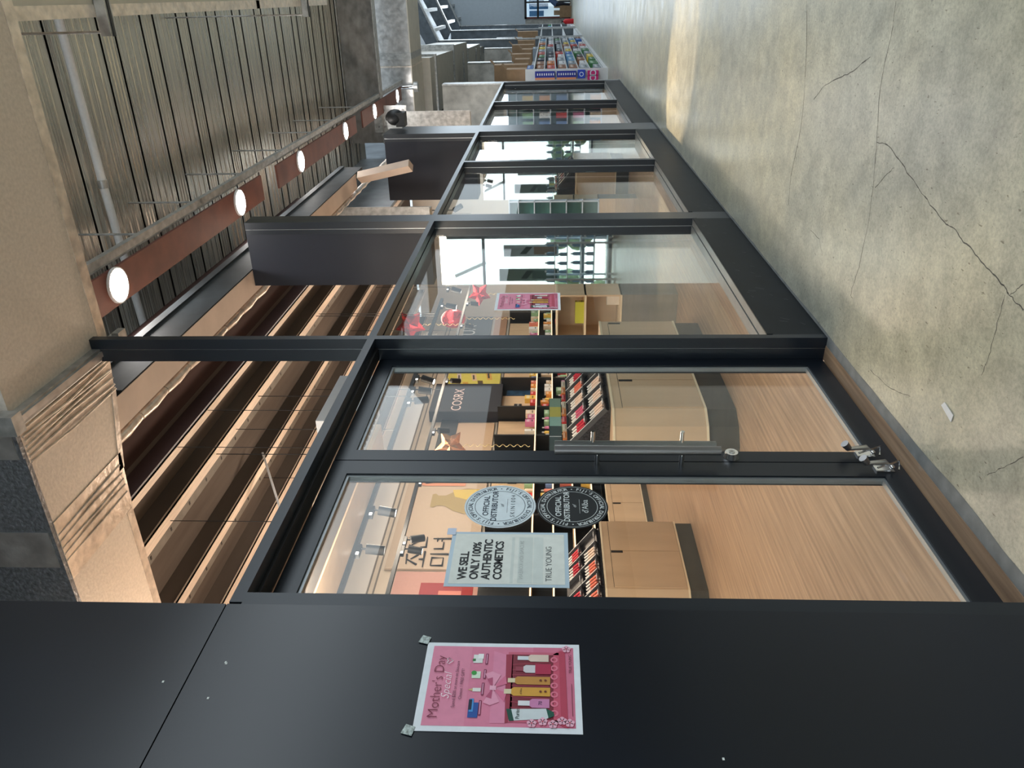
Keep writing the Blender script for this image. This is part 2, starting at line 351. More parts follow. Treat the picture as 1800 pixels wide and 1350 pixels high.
# ------------------------------------------------------------------ doors
beadm = mat('dull_glazing_bead', (0.30, 0.32, 0.33), 0.45, 0.6, var=.1)
dblack = mat('door_black_coat', (0.005, 0.009, 0.016), 0.36, var=0.2, scale=2)
fr = MB().box(1.779, 3.72, .05, .12, 2.352, T0, trackm)
struct(fr.build('trim_15'))
def door(n, x0, x1, gx0, gx1, lab):
    d = empty('door_%d' % n, (x0, .145, .012), lab, 'door'); d['kind'] = 'structure'
    b = MB().box(x0, gx0, .12, .165, .012, 2.348, dblack).box(gx1, x1, .12, .165, .012, 2.348, dblack)
    b.box(gx0, gx1, .12, .165, .012, .107, dblack).box(gx0, gx1, .12, .165, 2.27, 2.348, dblack)
    b.build('door_frame', d)
    e = .012
    q = MB().box(gx0, gx0 + e, .128, .150, .107, 2.27, beadm).box(gx1 - e, gx1, .128, .150, .107, 2.27, beadm).box(gx0 + e, gx1 - e, .128, .150, .107, .107 + e, beadm).box(gx0 + e, gx1 - e, .128, .150, 2.27 - e, 2.27, beadm)
    q.build('glazing_bead', d)
    MB().box(gx0 + e, gx1 - e, .139, .144, .107 + e, 2.27 - e, glass).build('door_glass', d)
    return d
dl = door(1, 1.781, 2.715, 1.862, 2.618, 'left leaf of the black framed glass double door')
dr = door(2, 2.721, 3.718, 2.80, 3.640, 'right leaf of the black framed glass double door')
def pull(name, par, x, y, yd, z0, z1, r):
    g = empty(name, (x, y, z0), 'brushed steel bar pull handle', 'x'); del g['category']
    g.parent = par; g.location = Vector((x, y, z0)) - LOC[par.name]
    MB().tube([(x, y, z0), (x, y, z1)], r, darksteel, 16).build('grip_bar', g)
    for z in (z0 + .155, z1 - .175):
        MB().tube([(x, y, z), (x, yd, z)], r * .55, chrome, 12).build('standoff', g)
pull('pull_handle', dr, 2.700, .055, .119, .742, 1.417, .019)
pull('pull_handle', dr, 3.043, .235, .166, 0.679, 1.414, .017)
pull('pull_handle', dl, 2.764, .235, .166, 0.715, 1.416, .019)
lk = MB(); P = at(1286, 796, 1, .10)
lk.tube([(P.x, .119, P.z), (P.x, .095, P.z)], [.033, .026], chrome, 20).tube([(P.x, .0949, P.z), (P.x, .092, P.z)], .013, silver, 16).box(P.x - .001, P.x + .001, .0912, .092, P.z - .006, P.z + .006, trackm)
lk.build('lock_cylinder', dr)
def footstop(par, x, z, s=1.0):
    y = .119
    q = MB().box(x - .022, x + .022, y - .006, y, z - .055, z + .015, chrome)
    q.tube([(x, y - .018, z - .05), (x + .004, y - .035, z - .02), (x, y - .03, z + .05)], [.008, .011, .008], silver, 10)
    q.tube([(x, y - .03, z + .05), (x, y - .055, z + .072)], [.013, .017], darksteel, 12)
    q.sphere((x - .012, y - .02, z - .045), .010, chrome).tube([(x - .02, y - .012, z - .07), (x + .02, y - .03, z - .085), (x - .01, y - .015, z + .01)], .004, chrome, 8)
    q.build('flip_door_stop', par, label='chrome flip-down stop at the foot of the door')
footstop(dr, 2.775, .150); footstop(dl, 2.665, .115)

# ------------------------------------------------------------------ poster (two copies of the same design)
def poster(name, o, wd, ht, lab, faded=False):
    """o = bottom left corner on the plane; X to the right, Z up, faces -Y"""
    r = empty(name, o, lab, 'poster'); ox, oy, oz = o
    def q(b, x0, x1, z0, z1, m, l=1):
        b.ngon([(ox + x0 * wd, oy - .0004 * l, oz + z0 * ht), (ox + x1 * wd, oy - .0004 * l, oz + z0 * ht), (ox + x1 * wd, oy - .0004 * l, oz + z1 * ht), (ox + x0 * wd, oy - .0004 * l, oz + z1 * ht)], m)
    def T(b, s, size, x, z, m, l=6, **k):
        b.text(s, size * ht, (ox + x * wd, oy - .0004 * l, oz + z * ht), X_, Z_, m, **k)
    def P(b, pts, m, l=3): b.ngon([(ox + x * wd, oy - .0004 * l, oz + z * ht) for x, z in pts], m)
    MB().box(ox, ox + wd, oy - .0002, oy + .0006, oz, oz + ht, pc(232, 238, 245)).build('paper_sheet', r)
    d = MB(); q(d, .055, .955, .04, .955, pc(222, 130, 160)); 
    q(d, .055, .955, .04, .30, pc(214, 116, 146), 2); q(d, .055, .955, .70, .955, pc(226, 140, 168), 2)
    # box lid, inside and front
    P(d, [(.09, .46), (.09, .55), (.90, .555), (.86, .475)], pc(226, 140, 172), 3)
    P(d, [(.09, .46), (.86, .475), (.86, .43), (.11, .42)], pc(160, 52, 76), 4)
    q(d, .13, .86, .155, .435, pc(128, 38, 56), 4)
    for k in range(10):
        P(d, [(.14 + k * .07, .20), (.147 + k * .07, .20), (.20 + k * .06, .43), (.193 + k * .06, .43)], pc(176, 66, 86), 5)
    P(d, [(.06, .10), (.11, .17), (.87, .17), (.92, .12)], pc(206, 84, 112), 5)
    P(d, [(.05, .085), (.92, .095), (.90, .135), (.07, .125)], pc(188, 66, 92), 6)
    q(d, .86, .89, .12, .46, pc(206, 100, 126), 5); q(d, .10, .13, .12, .44, pc(206, 100, 126), 5)
    for k in range(7):
        d.disc((ox + (.2 + k * .1) * wd, oy - .0028, oz + .165 * ht), .035 * wd, X_, Z_, pc(228, 120, 146), 14, .018 * wd)
    # bow
    for sx in (-1, 1):
        P(d, [(.46, .545), (.46 + sx * .16, .60), (.46 + sx * .19, .555), (.46 + sx * .15, .50)], pc(236, 160, 188), 7)
        P(d, [(.46, .545), (.46 + sx * .10, .585), (.46 + sx * .12, .55)], pc(186, 84, 120), 8)
        P(d, [(.46, .545), (.46 + sx * .05, .46), (.46 + sx * .15, .47)], pc(220, 116, 150), 7)
    q(d, .435, .485, .525, .565, pc(240, 176, 200), 9)
    # products in the gift box
    def bott(x, z0, z1, w_, m, cap, capz, cm=None):
        P(d, [(x - w_, z0), (x + w_, z0), (x + w_, z1 - .015), (x + w_ * .6, z1), (x - w_ * .6, z1), (x - w_, z1 - .015)], m, 8)
        q(d, x - w_ * .55, x + w_ * .55, z1, capz, cap, 8)
    P(d, [(.115, .41), (.235, .43), (.245, .215), (.215, .19), (.165, .19), (.14, .21)], pc(214, 222, 226), 8)
    P(d, [(.11, .435), (.235, .455), (.235, .425), (.113, .405)], pc(16, 74, 62), 9); P(d, [(.145, .20), (.245, .215), (.21, .17), (.17, .165)], pc(16, 84, 68), 9)
    bott(.30, .195, .315, .048, pc(206, 132, 178), pc(232, 230, 236), .385)
    bott(.40 + .025, .19, .43, .048, pc(216, 160, 62), pc(226, 214, 180), .475)
    bott(.55, .19, .41, .045, pc(196, 140, 66), pc(226, 214, 180), .455)
    bott(.685, .28, .36, .045, pc(214, 210, 216), pc(150, 60, 80), .41); q(d, .625, .745, .185, .285, pc(176, 40, 76), 9)
    bott(.815, .20, .33, .042, pc(228, 206, 192), pc(220, 226, 232), .40)
    T(d, 'Purito', .034, .185, .385, pc(40, 60, 60), 11, space=.9)
    T(d, '70', .03, .30, .25, pc(60, 40, 90), 11); T(d, 'd\'Alba', .018, .425, .37, pc(90, 50, 30), 11)
    for x, z in ((.425, .25), (.55, .25), (.425, .22), (.55, .22)): d.disc((ox + x * wd, oy - .005, oz + z * ht), .012 * wd, X_, Z_, pc(110, 50, 30), 8)
    # flowers
    for fx, fz in ((.09, .30), (.11, .235), (.085, .175), (.10, .075), (.93, .085), (.12, .12)):
        for a in range(5):
            c = (ox + (fx + .024 * cos(a * 1.257)) * wd, oy - .004, oz + (fz + .017 * sin(a * 1.257)) * ht)
            d.disc(c, .019 * wd, X_, Z_, pc(238, 178, 200), 10)
        d.disc((ox + fx * wd, oy - .0046, oz + fz * ht), .008 * wd, X_, Z_, pc(196, 70, 90), 8)
    # gift choices
    def pill(x, z, w_):
        q(d, x - w_, x + w_, z - .008, z + .008, pc(130, 40, 80), 5); q(d, x - w_ + .01, x + w_ - .01, z - .003, z + .003, pc(225, 160, 190), 6)
    q(d, .14, .30, .625, .685, pc(30, 80, 160), 5); q(d, .20, .34, .655, .68, pc(70, 150, 220), 6); q(d, .22, .33, .665, .685, pc(20, 30, 60), 7); pill(.245, .615, .08)
    q(d, .42, .46, .62, .67, pc(236, 236, 230), 5); P(d, [(.425, .67), (.455, .67), (.44, .70)], pc(214, 186, 130), 5); pill(.45, .608, .07)
    q(d, .57, .65, .63, .685, pc(220, 240, 216), 5); d.disc((ox + .63 * wd, oy - .003, oz + .672 * ht), .025 * wd, X_, Z_, pc(60, 160, 70), 12); pill(.62, .603, .055)
    q(d, .75, .85, .625, .685, pc(226, 232, 228), 5); q(d, .80, .86, .62, .655, pc(246, 246, 246), 6); q(d, .77, .80, .67, .69, pc(60, 120, 70), 6); pill(.80, .598, .065)
    d.build('printed_picture', r)
    t = MB(); dk = pc(120, 28, 60)
    T(t, "Mother's Day", .090, .475, .893, dk, 10, space=.98, font_off=-.0005); T(t, 'Special', .074, .47, .833, pc(252, 236, 244), 12, shear=.35, font_off=-.0004)
    hx, hz = .76, .836
    for s_ in (-1, 1):
        t.tube([(ox + hx * wd, oy - .005, oz + (hz - .022) * ht), (ox + (hx + s_ * .035) * wd, oy - .005, oz + (hz + .005) * ht), (ox + (hx + s_ * .022) * wd, oy - .005, oz + (hz + .018) * ht), (ox + hx * wd, oy - .005, oz + (hz + .008) * ht)], .0012, pc(252, 236, 244), 5)
    T(t, 'Spend $200 or more on Skincare', .027, .50, .780, pc(96, 40, 70), 10); T(t, 'Choose 1 FREE GIFT!', .027, .50, .742, pc(96, 40, 70), 10)
    T(t, 'TRUE YOUNG', .026, .75, .062, pc(96, 24, 48), 10, space=.9); q(t, .17, .52, .056, .0585, pc(96, 24, 48), 8)
    t.build('printed_text', r)
    return r
po = poster('sale_poster', (1.290, -.0078, 1.357), .289, .420, 'pink mothers day gift poster taped on the black wall panel')
tp = mat('clear_tape', (0.45, 0.52, 0.50), 0.25, 0.2, var=0.5, scale=90, bump=.6)
for cx, cz in ((1.585, 1.783), (1.288, 1.782)):
    q = MB().prism([(cx - .014, -.0096, cz - .006), (cx + .012, -.0096, cz - .012), (cx + .02, -.0096, cz + .012), (cx - .006, -.0096, cz + .022)], (0, .001, 0), tp)
    q.build('tape_piece', po)
poster('sale_poster', (4.425, .1165, 1.368), .305, .410, 'pink mothers day gift poster hung inside the first window')
# "we sell" sheet and round stickers on the left leaf glass
S0 = (1.970, .1375, 1.372); sw, sh = .292, .42
r = empty('notice_sheet', S0, 'laminated white authentic cosmetics notice taped on the left door glass', 'sign')
paper = pc(232, 236, 230)
MB().box(S0[0], S0[0] + sw, .1370, .1376, S0[2], S0[2] + sh, mat('laminate_edge', srgb(196, 216, 230), .3)).build('laminate_border', r)
q = MB().box(S0[0] + .014, S0[0] + sw - .012, .1362, .1368, S0[2] + .014, S0[2] + sh - .014, paper)
for k, (z0, z1, c) in enumerate(((.125, .175, 214), (.088, .122, 218), (.19, .20, 216))):
    q.box(S0[0] + .02, S0[0] + sw - .03, .1358, .1362, S0[2] + z0, S0[2] + z1, pc(c, c + 8, c + 4))
q.build('paper_insert', r)
q = MB(); ink = pc(26, 28, 32)
for s_, z in (('WE SELL', .362), ('ONLY 100%', .322), ('AUTHENTIC', .282), ('COSMETICS', .242)):
    q.text(s_, .0405, (S0[0] + .035, .1352, S0[2] + z), X_, Z_, ink, align='LEFT', font_off=.0011, space=.93)
q.text('TRUE YOUNG', .030, (S0[0] + .12, .1352, S0[2] + .068), X_, Z_, pc(60, 64, 70), space=.95, font_off=-.0003)
q.text('2KCAN2 ION KOREAN', .020, (S0[0] + .14, .1352, S0[2] + .163), -X_, Z_, pc(186, 192, 190), align='CENTER')
q.build('printed_text', r)
MB().box(S0[0] + sw - .02, S0[0] + sw + .018, .134, .1345, S0[2] + sh - .012, S0[2] + sh + .02, mat('white_tape', srgb(206, 216, 235), .4)).build('tape_piece', r)
def sticker(cz, base, ink, brand, lab, sp):
    c = Vector((2.425, .1372, cz)); RR = .1375; r = empty('round_sticker', c, lab, 'sticker')
    MB().disc(c, RR, X_, Z_, base, 48).disc(c + Y_ * .0006, RR, -X_, Z_, base, 48).build('vinyl_disc', r)
    q = MB(); e = c - Y_ * .0006
    q.disc(e, .130, X_, Z_, ink, 48, .1285); q.disc(e, .0975, X_, Z_, ink, 48, .0955)
    def arc(s, r0, a0, step, sz):
        n = len(s)
        for i, ch in enumerate(s):
            if ch == ' ': continue
            a = radians(a0 - step * (i - (n - 1) / 2)); pz = Vector((cos(a), 0, sin(a)))
            q.text(ch, sz, e + pz * r0, Vector((sin(a), 0, -cos(a))), pz, ink, font_off=.0004)
    arc("FIJI'S OFFICIAL DISTRIBUTOR", .113, 90, 6.0, .023); arc("FIJI'S OFFICIAL DISTRIBUTOR", .113, 270, 6.0, .023)
    q.disc(e + Vector((-.113, 0, 0)), .003, X_, Z_, ink, 10); q.disc(e + Vector((.113, 0, 0)), .003, X_, Z_, ink, 10)
    q.text('OFFICIAL', .031, e + Vector((0, 0, .052)), X_, Z_, ink, font_off=.0006); q.text('DISTRIBUTOR', .031, e + Vector((0, 0, .020)), X_, Z_, ink, font_off=.0006)
    q.text('of', .020, e + Vector((0, 0, -.009)), X_, Z_, ink, shear=.4); q.ngon([e + Vector((-.045, 0, -.0285)), e + Vector((.045, 0, -.0285)), e + Vector((.045, 0, -.0275)), e + Vector((-.045, 0, -.0275))], ink)
    q.text(brand, .024 if sp > 1 else .034, e + Vector((0, 0, -.050)), X_, Z_, ink, space=sp)
    q.build('printed_text', r)
sticker(1.628, pc(226, 238, 244), pc(30, 48, 66), 'SKIN1004', 'pale blue round distributor sticker on the left door glass', 1.5)
sticker(1.351, pc(14, 20, 24), pc(220, 226, 226), "d'Alba", 'black round distributor sticker on the left door glass', 1.0)

# ================================================================== OVERHEAD
# ribbed metal deck of the hall
DZ = 5.36
b = MB(); x = 3.2 - .8 * 4
k = 0; xr = []
x = 0.8
while x < 16.2:
    for (a, wd) in ((x, .252), (x + .27, .512)):
        w0, w1 = a + .012, a + wd
        b.add([(w0, -5, DZ), (w1, -5, DZ), (w1, 2.2, DZ), (w0, 2.2, DZ)], [(0, 1, 2, 3)], deckm)
        # small stiffening flutes
        for t in (.3, .55, .8):
            c = w0 + (w1 - w0) * t
            b.add([(c - .015, -5, DZ), (c, -5, DZ - .005), (c, 2.2, DZ - .005), (c - .015, 2.2, DZ), (c + .015, -5, DZ), (c + .015, 2.2, DZ)], [(0, 1, 2, 3), (1, 4, 5, 2)], deckm)
        b.add([(a, -5, DZ - .008), (w0, -5, DZ), (w0, 2.2, DZ), (a, 2.2, DZ - .008)], [(0, 1, 2, 3)], deckj)
        b.add([(w1, -5, DZ), (w1 + .018, -5, DZ + .012), (w1 + .018, 2.2, DZ + .012), (w1, 2.2, DZ)], [(0, 1, 2, 3)], deckj)
    x += .8
b.box(-3, 16.5, -5, 2.2, DZ + .04, DZ + .1, deckj)
struct(b.build('ceiling'))
cz = MB().tube([(6.50, -3, DZ - .07), (6.55, -.25, DZ - .07)], .035, white, 12).tube([(6.55, -.22, DZ - .07), (6.62, 1.2, DZ - .07)], .035, white, 12).tube([(6.55, -.27, DZ - .07), (6.55, -.2, DZ - .07)], .042, galv, 12)
tag(cz.build('conduit_pipe'), 'pale grey pipe clipped under the ribbed metal roof deck', 'pipe')
# duct A crossing above the storefront
r = empty('insulated_duct', (3.4, .5, 3.93), 'large insulated duct crossing overhead above the double door', 'duct')
MB().box(3.0, 3.875, -2.6, .10, 3.93, 4.55, jacket).build('near_section', r)
q = MB().prism([(3.02, .10, 3.935), (3.86, .10, 3.935), (3.70, .80, 3.93), (3.03, .80, 3.93)], (0, 0, .6), jacket)
q.box(3.03, 3.66, .80, 3.6, 3.93, 4.53, jacket); q.build('far_section', r)
q = MB().prism([(3.018, .14, 3.930), (3.862, .14, 3.930), (3.82, .34, 3.929), (3.02, .34, 3.929)], (0, 0, .1), tape)
q.prism([(3.026, .70, 3.926), (3.70, .70, 3.926), (3.67, 1.06, 3.926), (3.026, 1.06, 3.926)], (0, 0, .1), tape)
q.box(3.80, 3.879, -2.6, .10, 3.925, 3.99, tape); q.box(3.60, 3.664, 1.06, 3.6, 3.925, 3.99, tape); q.prism([(3.79, .34, 3.926), (3.83, .34, 3.926), (3.70, .80, 3.926), (3.645, .80, 3.926)], (0, 0, .05), tape)
for k in range(7):
    y = .17 + k * .028; q.tube([(3.03, y, 3.928), (3.4, y + R.uniform(-.02, .02), 3.922), (3.83, y + R.uniform(-.015, .015), 3.928)], .006, tape, 6)
for k in range(5):
    y = .78 + k * .04; q.tube([(3.03, y, 3.926), (3.35, y + R.uniform(-.02, .02), 3.921), (3.66, y + R.uniform(-.02, .02), 3.926)], .005, tape, 6)
q.build('foil_tape_band', r)
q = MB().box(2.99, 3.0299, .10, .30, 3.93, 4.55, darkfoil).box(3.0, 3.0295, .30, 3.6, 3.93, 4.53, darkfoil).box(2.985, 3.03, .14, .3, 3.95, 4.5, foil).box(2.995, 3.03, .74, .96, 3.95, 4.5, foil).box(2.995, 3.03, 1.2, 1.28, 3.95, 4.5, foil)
q.build('side_wrap', r)
q = MB().box(2.96, 3.95, .055, .115, 3.885, 3.93, galv).box(2.96, 3.95, .07, .10, 3.875, 3.89, foil).tube([(2.97, .12, 3.90), (3.94, .12, 3.90)], .012, galv, 8).box(3.90, 3.98, .04, .15, 3.87, 3.91, galv).box(2.93, 3.0, .04, .14, 3.87, 3.96, galv)
q.build('joint_flange', r)
# duct B along the corridor
r = empty('insulated_duct', (6.7, -2.1, 3.93), 'insulated duct running above the corridor at the edge of view', 'duct')
MB().box(3.88, 9.53, -2.6, -1.56, 3.93, 4.5, cream).build('duct_body', r)
MB().box(3.88, 9.535, -1.62, -1.556, 3.926, 3.99, tape).box(7.2, 7.28, -2.6, -1.555, 3.926, 4.0, tape).build('edge_tape', r)
for x in (4.62, 8.55):
    q = MB().box(x - .035, x + .035, -2.7, -1.46, 3.868, 3.925, galv).box(x - .012, x + .012, -2.7, -1.458, 3.862, 3.87, trackm)
    q.tube([(x, -1.48, 3.9), (x, -1.48, DZ)], .007, galv, 6)
    tag(q.build('channel_strut'), 'steel channel strut under the corridor duct, %s the double door' % ('above' if x < 5 else 'farther from'), 'bracket', 'duct hanger struts')
# lamp boards and channel
SZ = 4.64; SY = .23
def yb(x): return SY
lampx = [4.95 + 2.42 * i for i in range(6)]
segs = [(4.50, 8.03, 0, 'nearest red board under the roof deck carrying two lamps'), (8.33, 13.0, 2, 'middle red board under the roof deck carrying two lamps'), (13.25, 18.6, 4, 'farthest red board under the roof deck carrying two lamps')]
P1 = at(200, 482, 2, SZ); lamps = [at(x_, y_, 2, SZ) for x_, y_ in ((200, 482), (420, 356), (527, 283), (606, 231), (657, 194), (697, 168))]
for x0, x1, li, lab in segs:
    x0 = {0: 4.5, 2: at(490, 318, 2, SZ).x, 4: at(638, 215, 2, SZ).x}[li]; x1 = {0: at(462, 330, 2, SZ).x, 2: at(626, 215, 2, SZ).x, 4: lamps[5].x + .6}[li]
    tag(MB().box(x0, x1, .115, .385, SZ, SZ + .025, redstrip).build('lamp_board'), lab, 'board', 'red lamp boards')
for i, p in enumerate(lamps):
    r = empty('ceiling_lamp', (p.x, SY + .01, SZ), 'glowing round lamp on a red board, %s from the storefront end' % ('nearest', 'second', 'third', 'fourth', 'fifth', 'farthest')[i], 'ceiling lamp', 'round lamps in a row under the deck')
    MB().tube([(p.x, SY + .01, SZ - .02), (p.x, SY + .01, SZ)], .135, white, 28).build('lamp_rim', r)
    MB().disc((p.x, SY + .01, SZ - .021), .122, -X_, Y_, lampm, 28).build('lamp_disc', r)
    l = bpy.data.lights.new('lamp_light', 'AREA'); l.shape = 'DISK'; l.size = .24; l.energy = 9; l.color = (1, .95, .9)
    o = bpy.data.objects.new('lamp_light', l); COL.objects.link(o); o.location = (p.x, SY + .01, SZ - .03)
ys = SY - .19
q = MB().box(4.4, 18.4, ys - .03, ys + .03, SZ + .03, SZ + .035, galv).box(4.4, 18.4, ys - .03, ys - .026, SZ + .035, SZ + .08, galv).box(4.4, 18.4, ys + .026, ys + .03, SZ + .035, SZ + .08, galv).tube([(4.4, ys + .05, SZ + .06), (18.4, ys + .05, SZ + .06)], .012, galv, 6)
ch = tag(q.build('channel_rail'), 'long steel channel rail hung beside the red lamp boards', 'rail')
for i, (x_, y_) in enumerate(((113, 412), (222, 342), (323, 292), (407, 253), (470, 223), (513, 200), (560, 180))):
    p = at(x_, y_, 2, DZ)
    MB().tube([(p.x, ys, SZ + .03), (p.x, ys, DZ)], .009, galv, 6).box(p.x - .12, p.x + .12, ys - .01, ys + .01, SZ + .09, SZ + .1, galv).build('threaded_rod', ch)
# gutter beam and tan fascia resting on the partition fins
tag(MB().box(3.90, 10.4, .40, .50, 3.94, 4.22, mat('dark_gutter_beam', (0.03, 0.037, 0.043), .6, var=.35, spec=.3)).box(3.9, 10.4, .385, .41, 4.18, 4.24, mat('dark_flange', (.05, .058, .065), .6, var=.3)).build('gutter_beam'), 'dark steel beam running above the storefront partitions', 'beam')
tag(MB().box(3.68, 10.0, .50, .60, 3.945, 4.3, tanpaint).box(3.68, 10.0, .41, .60, 3.936, 3.94, tanpaint).build('fascia_board'), 'tan painted fascia board along the dark steel beam', 'board')
q = MB(); a = at(632, 312, 0, 9.9); c = at(722, 291, 0, 9.75); q.bar(a, c, .10, .12, tanpaint)
tag(q.build('tan_bracket'), 'tan angled bracket arm in front of the far black partition', 'bracket')
q = MB()
for k in range(26):
    x0 = 3.7 + k * .35; q.tube([(x0, .66, 3.97), (x0 + .17, .66, 3.965), (x0 + .345, .66, 3.97)], [.03, .036, .028], tape, 10)
tag(q.build('foil_wrapped_pipe'), 'foil wrapped pipe beside the tan fascia board', 'pipe')
struct(MB().box(10.45, 16.4, 1.40, 1.45, 4.0, DZ, framem).build('trim_16'))  # dark panel added to close the bright gap under the deck
# shop roof: panels and purlins
q = MB().box(-6, 9.6, .62, 1.45, 4.55, 4.62, roofred).box(16.4, 34, .95, 1.59, 4.55, 4.62, roofpanel).box(-6, 17.1, 1.45, 6.2, 4.55, 4.62, roofpanel)
struct(q.build('ceiling_shop'))
stripg = mat('dull_bracket_strip', (.20, .185, .165), .6, .1, var=.2)
for i, (y, wd) in enumerate(((1.52, .07), (1.93, .10), (2.63, .09), (3.24, .09), (3.92, .09), (4.6, .09), (5.28, .09))):
    q = MB().box(-6, 17.1, y - wd / 2, y + wd / 2, 4.36, 4.37, purlinm).box(-6, 17.1, y - wd / 2 + .01, y - wd / 2 + .02, 4.37, 4.55, roofred if i == 0 else roofpanel).box(-6, 17.1, y - wd / 2, y - wd / 2 + .01, 4.36, 4.385, purlinm).box(-6, 17.1, y + wd / 2 - .012, y + wd / 2, 4.37, 4.55, roofpanel)
    if i in (1, 2, 3):
        q.box(-6, 17.1, y + .14, y + .23, 4.44, 4.45, stripg)
        for k in range(44): q.box(2 + k * .35, 2.02 + k * .35, y + .17, y + .20, 4.438, 4.441, trackm)
    tag(q.build('roof_purlin'), 'pale roof purlin over the shop, %s from the storefront' % ORD[i], 'purlin', 'roof purlins')
for i, (x_, y_) in enumerate(((372, 795), (447, 696), (550, 556), (680, 370))):
    p = at(x_, y_, 2, 4.40)
    tag(MB().tube([(p.x, 1.93, 2.86), (p.x, 1.93, 4.40)], .004, trackm, 5).build('hanger_wire'), 'thin black wire from roof purlin to lighting track, %s from the left' % ORD[i], 'wire', 'track hanger wires')
q = MB().bar(at(462, 797, 2, 4.35), at(492, 893, 2, 4.0), .035, .02, white)
tag(q.build('sloping_white_batten'), 'white sloping batten hanging under the shop roof', 'batten')
# girder, foil duct and far duct
gx = at(600, 100, 2, DZ).x
gird = mat('dull_girder_steel', (.30, .285, .27), .5, .4, var=.4, scale=4, stretch=(1, 1, 1.6), detail=9)
q = MB().box(gx, gx + .012, -5, .95, 4.68, DZ, gird).box(gx - .12, gx + .12, -5, .95, 4.66, 4.68, galv).box(gx - .12, gx + .12, -5, .95, DZ - .03, DZ - .01, galv)
r = tag(q.build('steel_girder'), 'deep galvanised steel girder under the roof deck', 'girder')
q = MB().box(gx - .02, gx, .25, .75, 4.2, 4.85, galv)
for a in range(5):
    for c in range(2): q.tube([(gx - .02, .34 + c * .3, 4.28 + a * .12), (gx - .045, .34 + c * .3, 4.28 + a * .12)], .022, darksteel, 6)
q.box(gx - .15, gx + .15, .76, .80, 4.1, 4.7, galv)
q.build('bolted_end_plate', r)
q = MB().box(gx + .1, gx + .35, .95, 1.2, 3.0, 4.3, stonem).box(gx + .05, gx + .4, 1.2, 1.24, 3.0, 4.3, purlinm)
tag(q.build('steel_stub_column'), 'mottled grey steel stub below the end of the girder', 'column')
for i, p in enumerate((at(655, 385, 0, 9.4), at(790, 210, 0, 15.0))):
    q = MB().box(p.x - .09, p.x + .09, p.y - .13, p.y + .13, 2.9, 4.36, stonem).box(p.x - .1, p.x - .085, p.y - .17, p.y + .17, 2.9, 4.36, galv)
    tag(q.build('steel_column'), 'mottled galvanised column %s' % ('behind the near black partition' if i == 0 else 'beyond the far black partition'), 'column', 'galvanised shop columns')
r = empty('foil_duct', (17.2, -1.5, 4.2), 'foil wrapped duct crossing the corridor behind the girder', 'duct')
q = MB().box(16.57, 17.9, -5, .50, 4.2, 5.1, foil).box(16.55, 17.9, .50, .80, 4.22, 5.05, mat('brown_foil', (.45, .32, .25), .3, .7, var=.2))
q.box(16.54, 17.92, -.62, -.50, 4.19, 5.1, galv).box(16.54, 17.92, -.38, -.35, 4.19, 5.1, tape)
q.build('duct_body', r)
q = MB().prism([(16.56, -5, 4.195), (17.95, -5, 4.195), (17.95, .55, 4.195), (18.05, .92, 4.195), (17.4, .92, 4.195), (16.56, .75, 4.195)], (0, 0, .02), cream)  # duct underside coloured cream for the light it catches from below
q.build('lit_underside', r)
r = empty('far_sheet_duct', (24, .3, 4.0), 'cream sheet metal duct running away along the corridor side', 'duct')
q = MB()
xx = [18.1, 22.5, 26.5, 31.5, 36]; wy = [(-.42, .85), (-.42, .85), (-.1, .85), (.15, .85), (.4, .85)]
for i in range(4):
    x0, x1 = xx[i], xx[i + 1]; a, c = wy[i]; a2 = wy[i][0]
    q.prism([(x0, a, 4.04), (x1, a2 + .12, 4.04), (x1, c, 4.04), (x0, c, 4.04)], (0, 0, .95), cream)
q.build('duct_body', r)
for x0, a in ((18.8, -.42), (22.45, -.42), (25.0, -.1), (26.4, -.1), (29.5, .1), (31.4, .15)):
    MB().box(x0, x0 + .12, a - .03, .88, 4.0, 5.0, galv).build('joint_flange', r)
K_ = 1.087
for nm in ('foil_duct', 'far_sheet_duct'):
    o = bpy.data.objects[nm]; o.location = CAM + (o.location - CAM) * K_; o.scale = (K_, K_, K_)
# black speaker on top of the far pier, silver coupling
q = MB(); P = at(695, 208, 0, 10.9); q.sphere(P, .12, trackm, sc=(1, 1, 1.15)).box(P.x - .1, P.x + .1, P.y - .08, P.y + .1, P.z - .14, P.z - .02, trackm).box(P.x - .08, P.x + .1, P.y - .02, P.y + .12, 3.632, P.z - .1, galv)
tag(q.build('black_speaker'), 'round black device sitting on top of the far pier', 'device')
q = MB(); a = at(705, 154, 0, 17.8); c = at(728, 153, 0, 17.8); q.tube([a, c], [.035, .05], chrome, 12).tube([c, c + (c - a) * .3], .11, galv, 12)
tag(q.build('pipe_coupling'), 'shiny pipe coupling at the end of the foil duct', 'pipe')
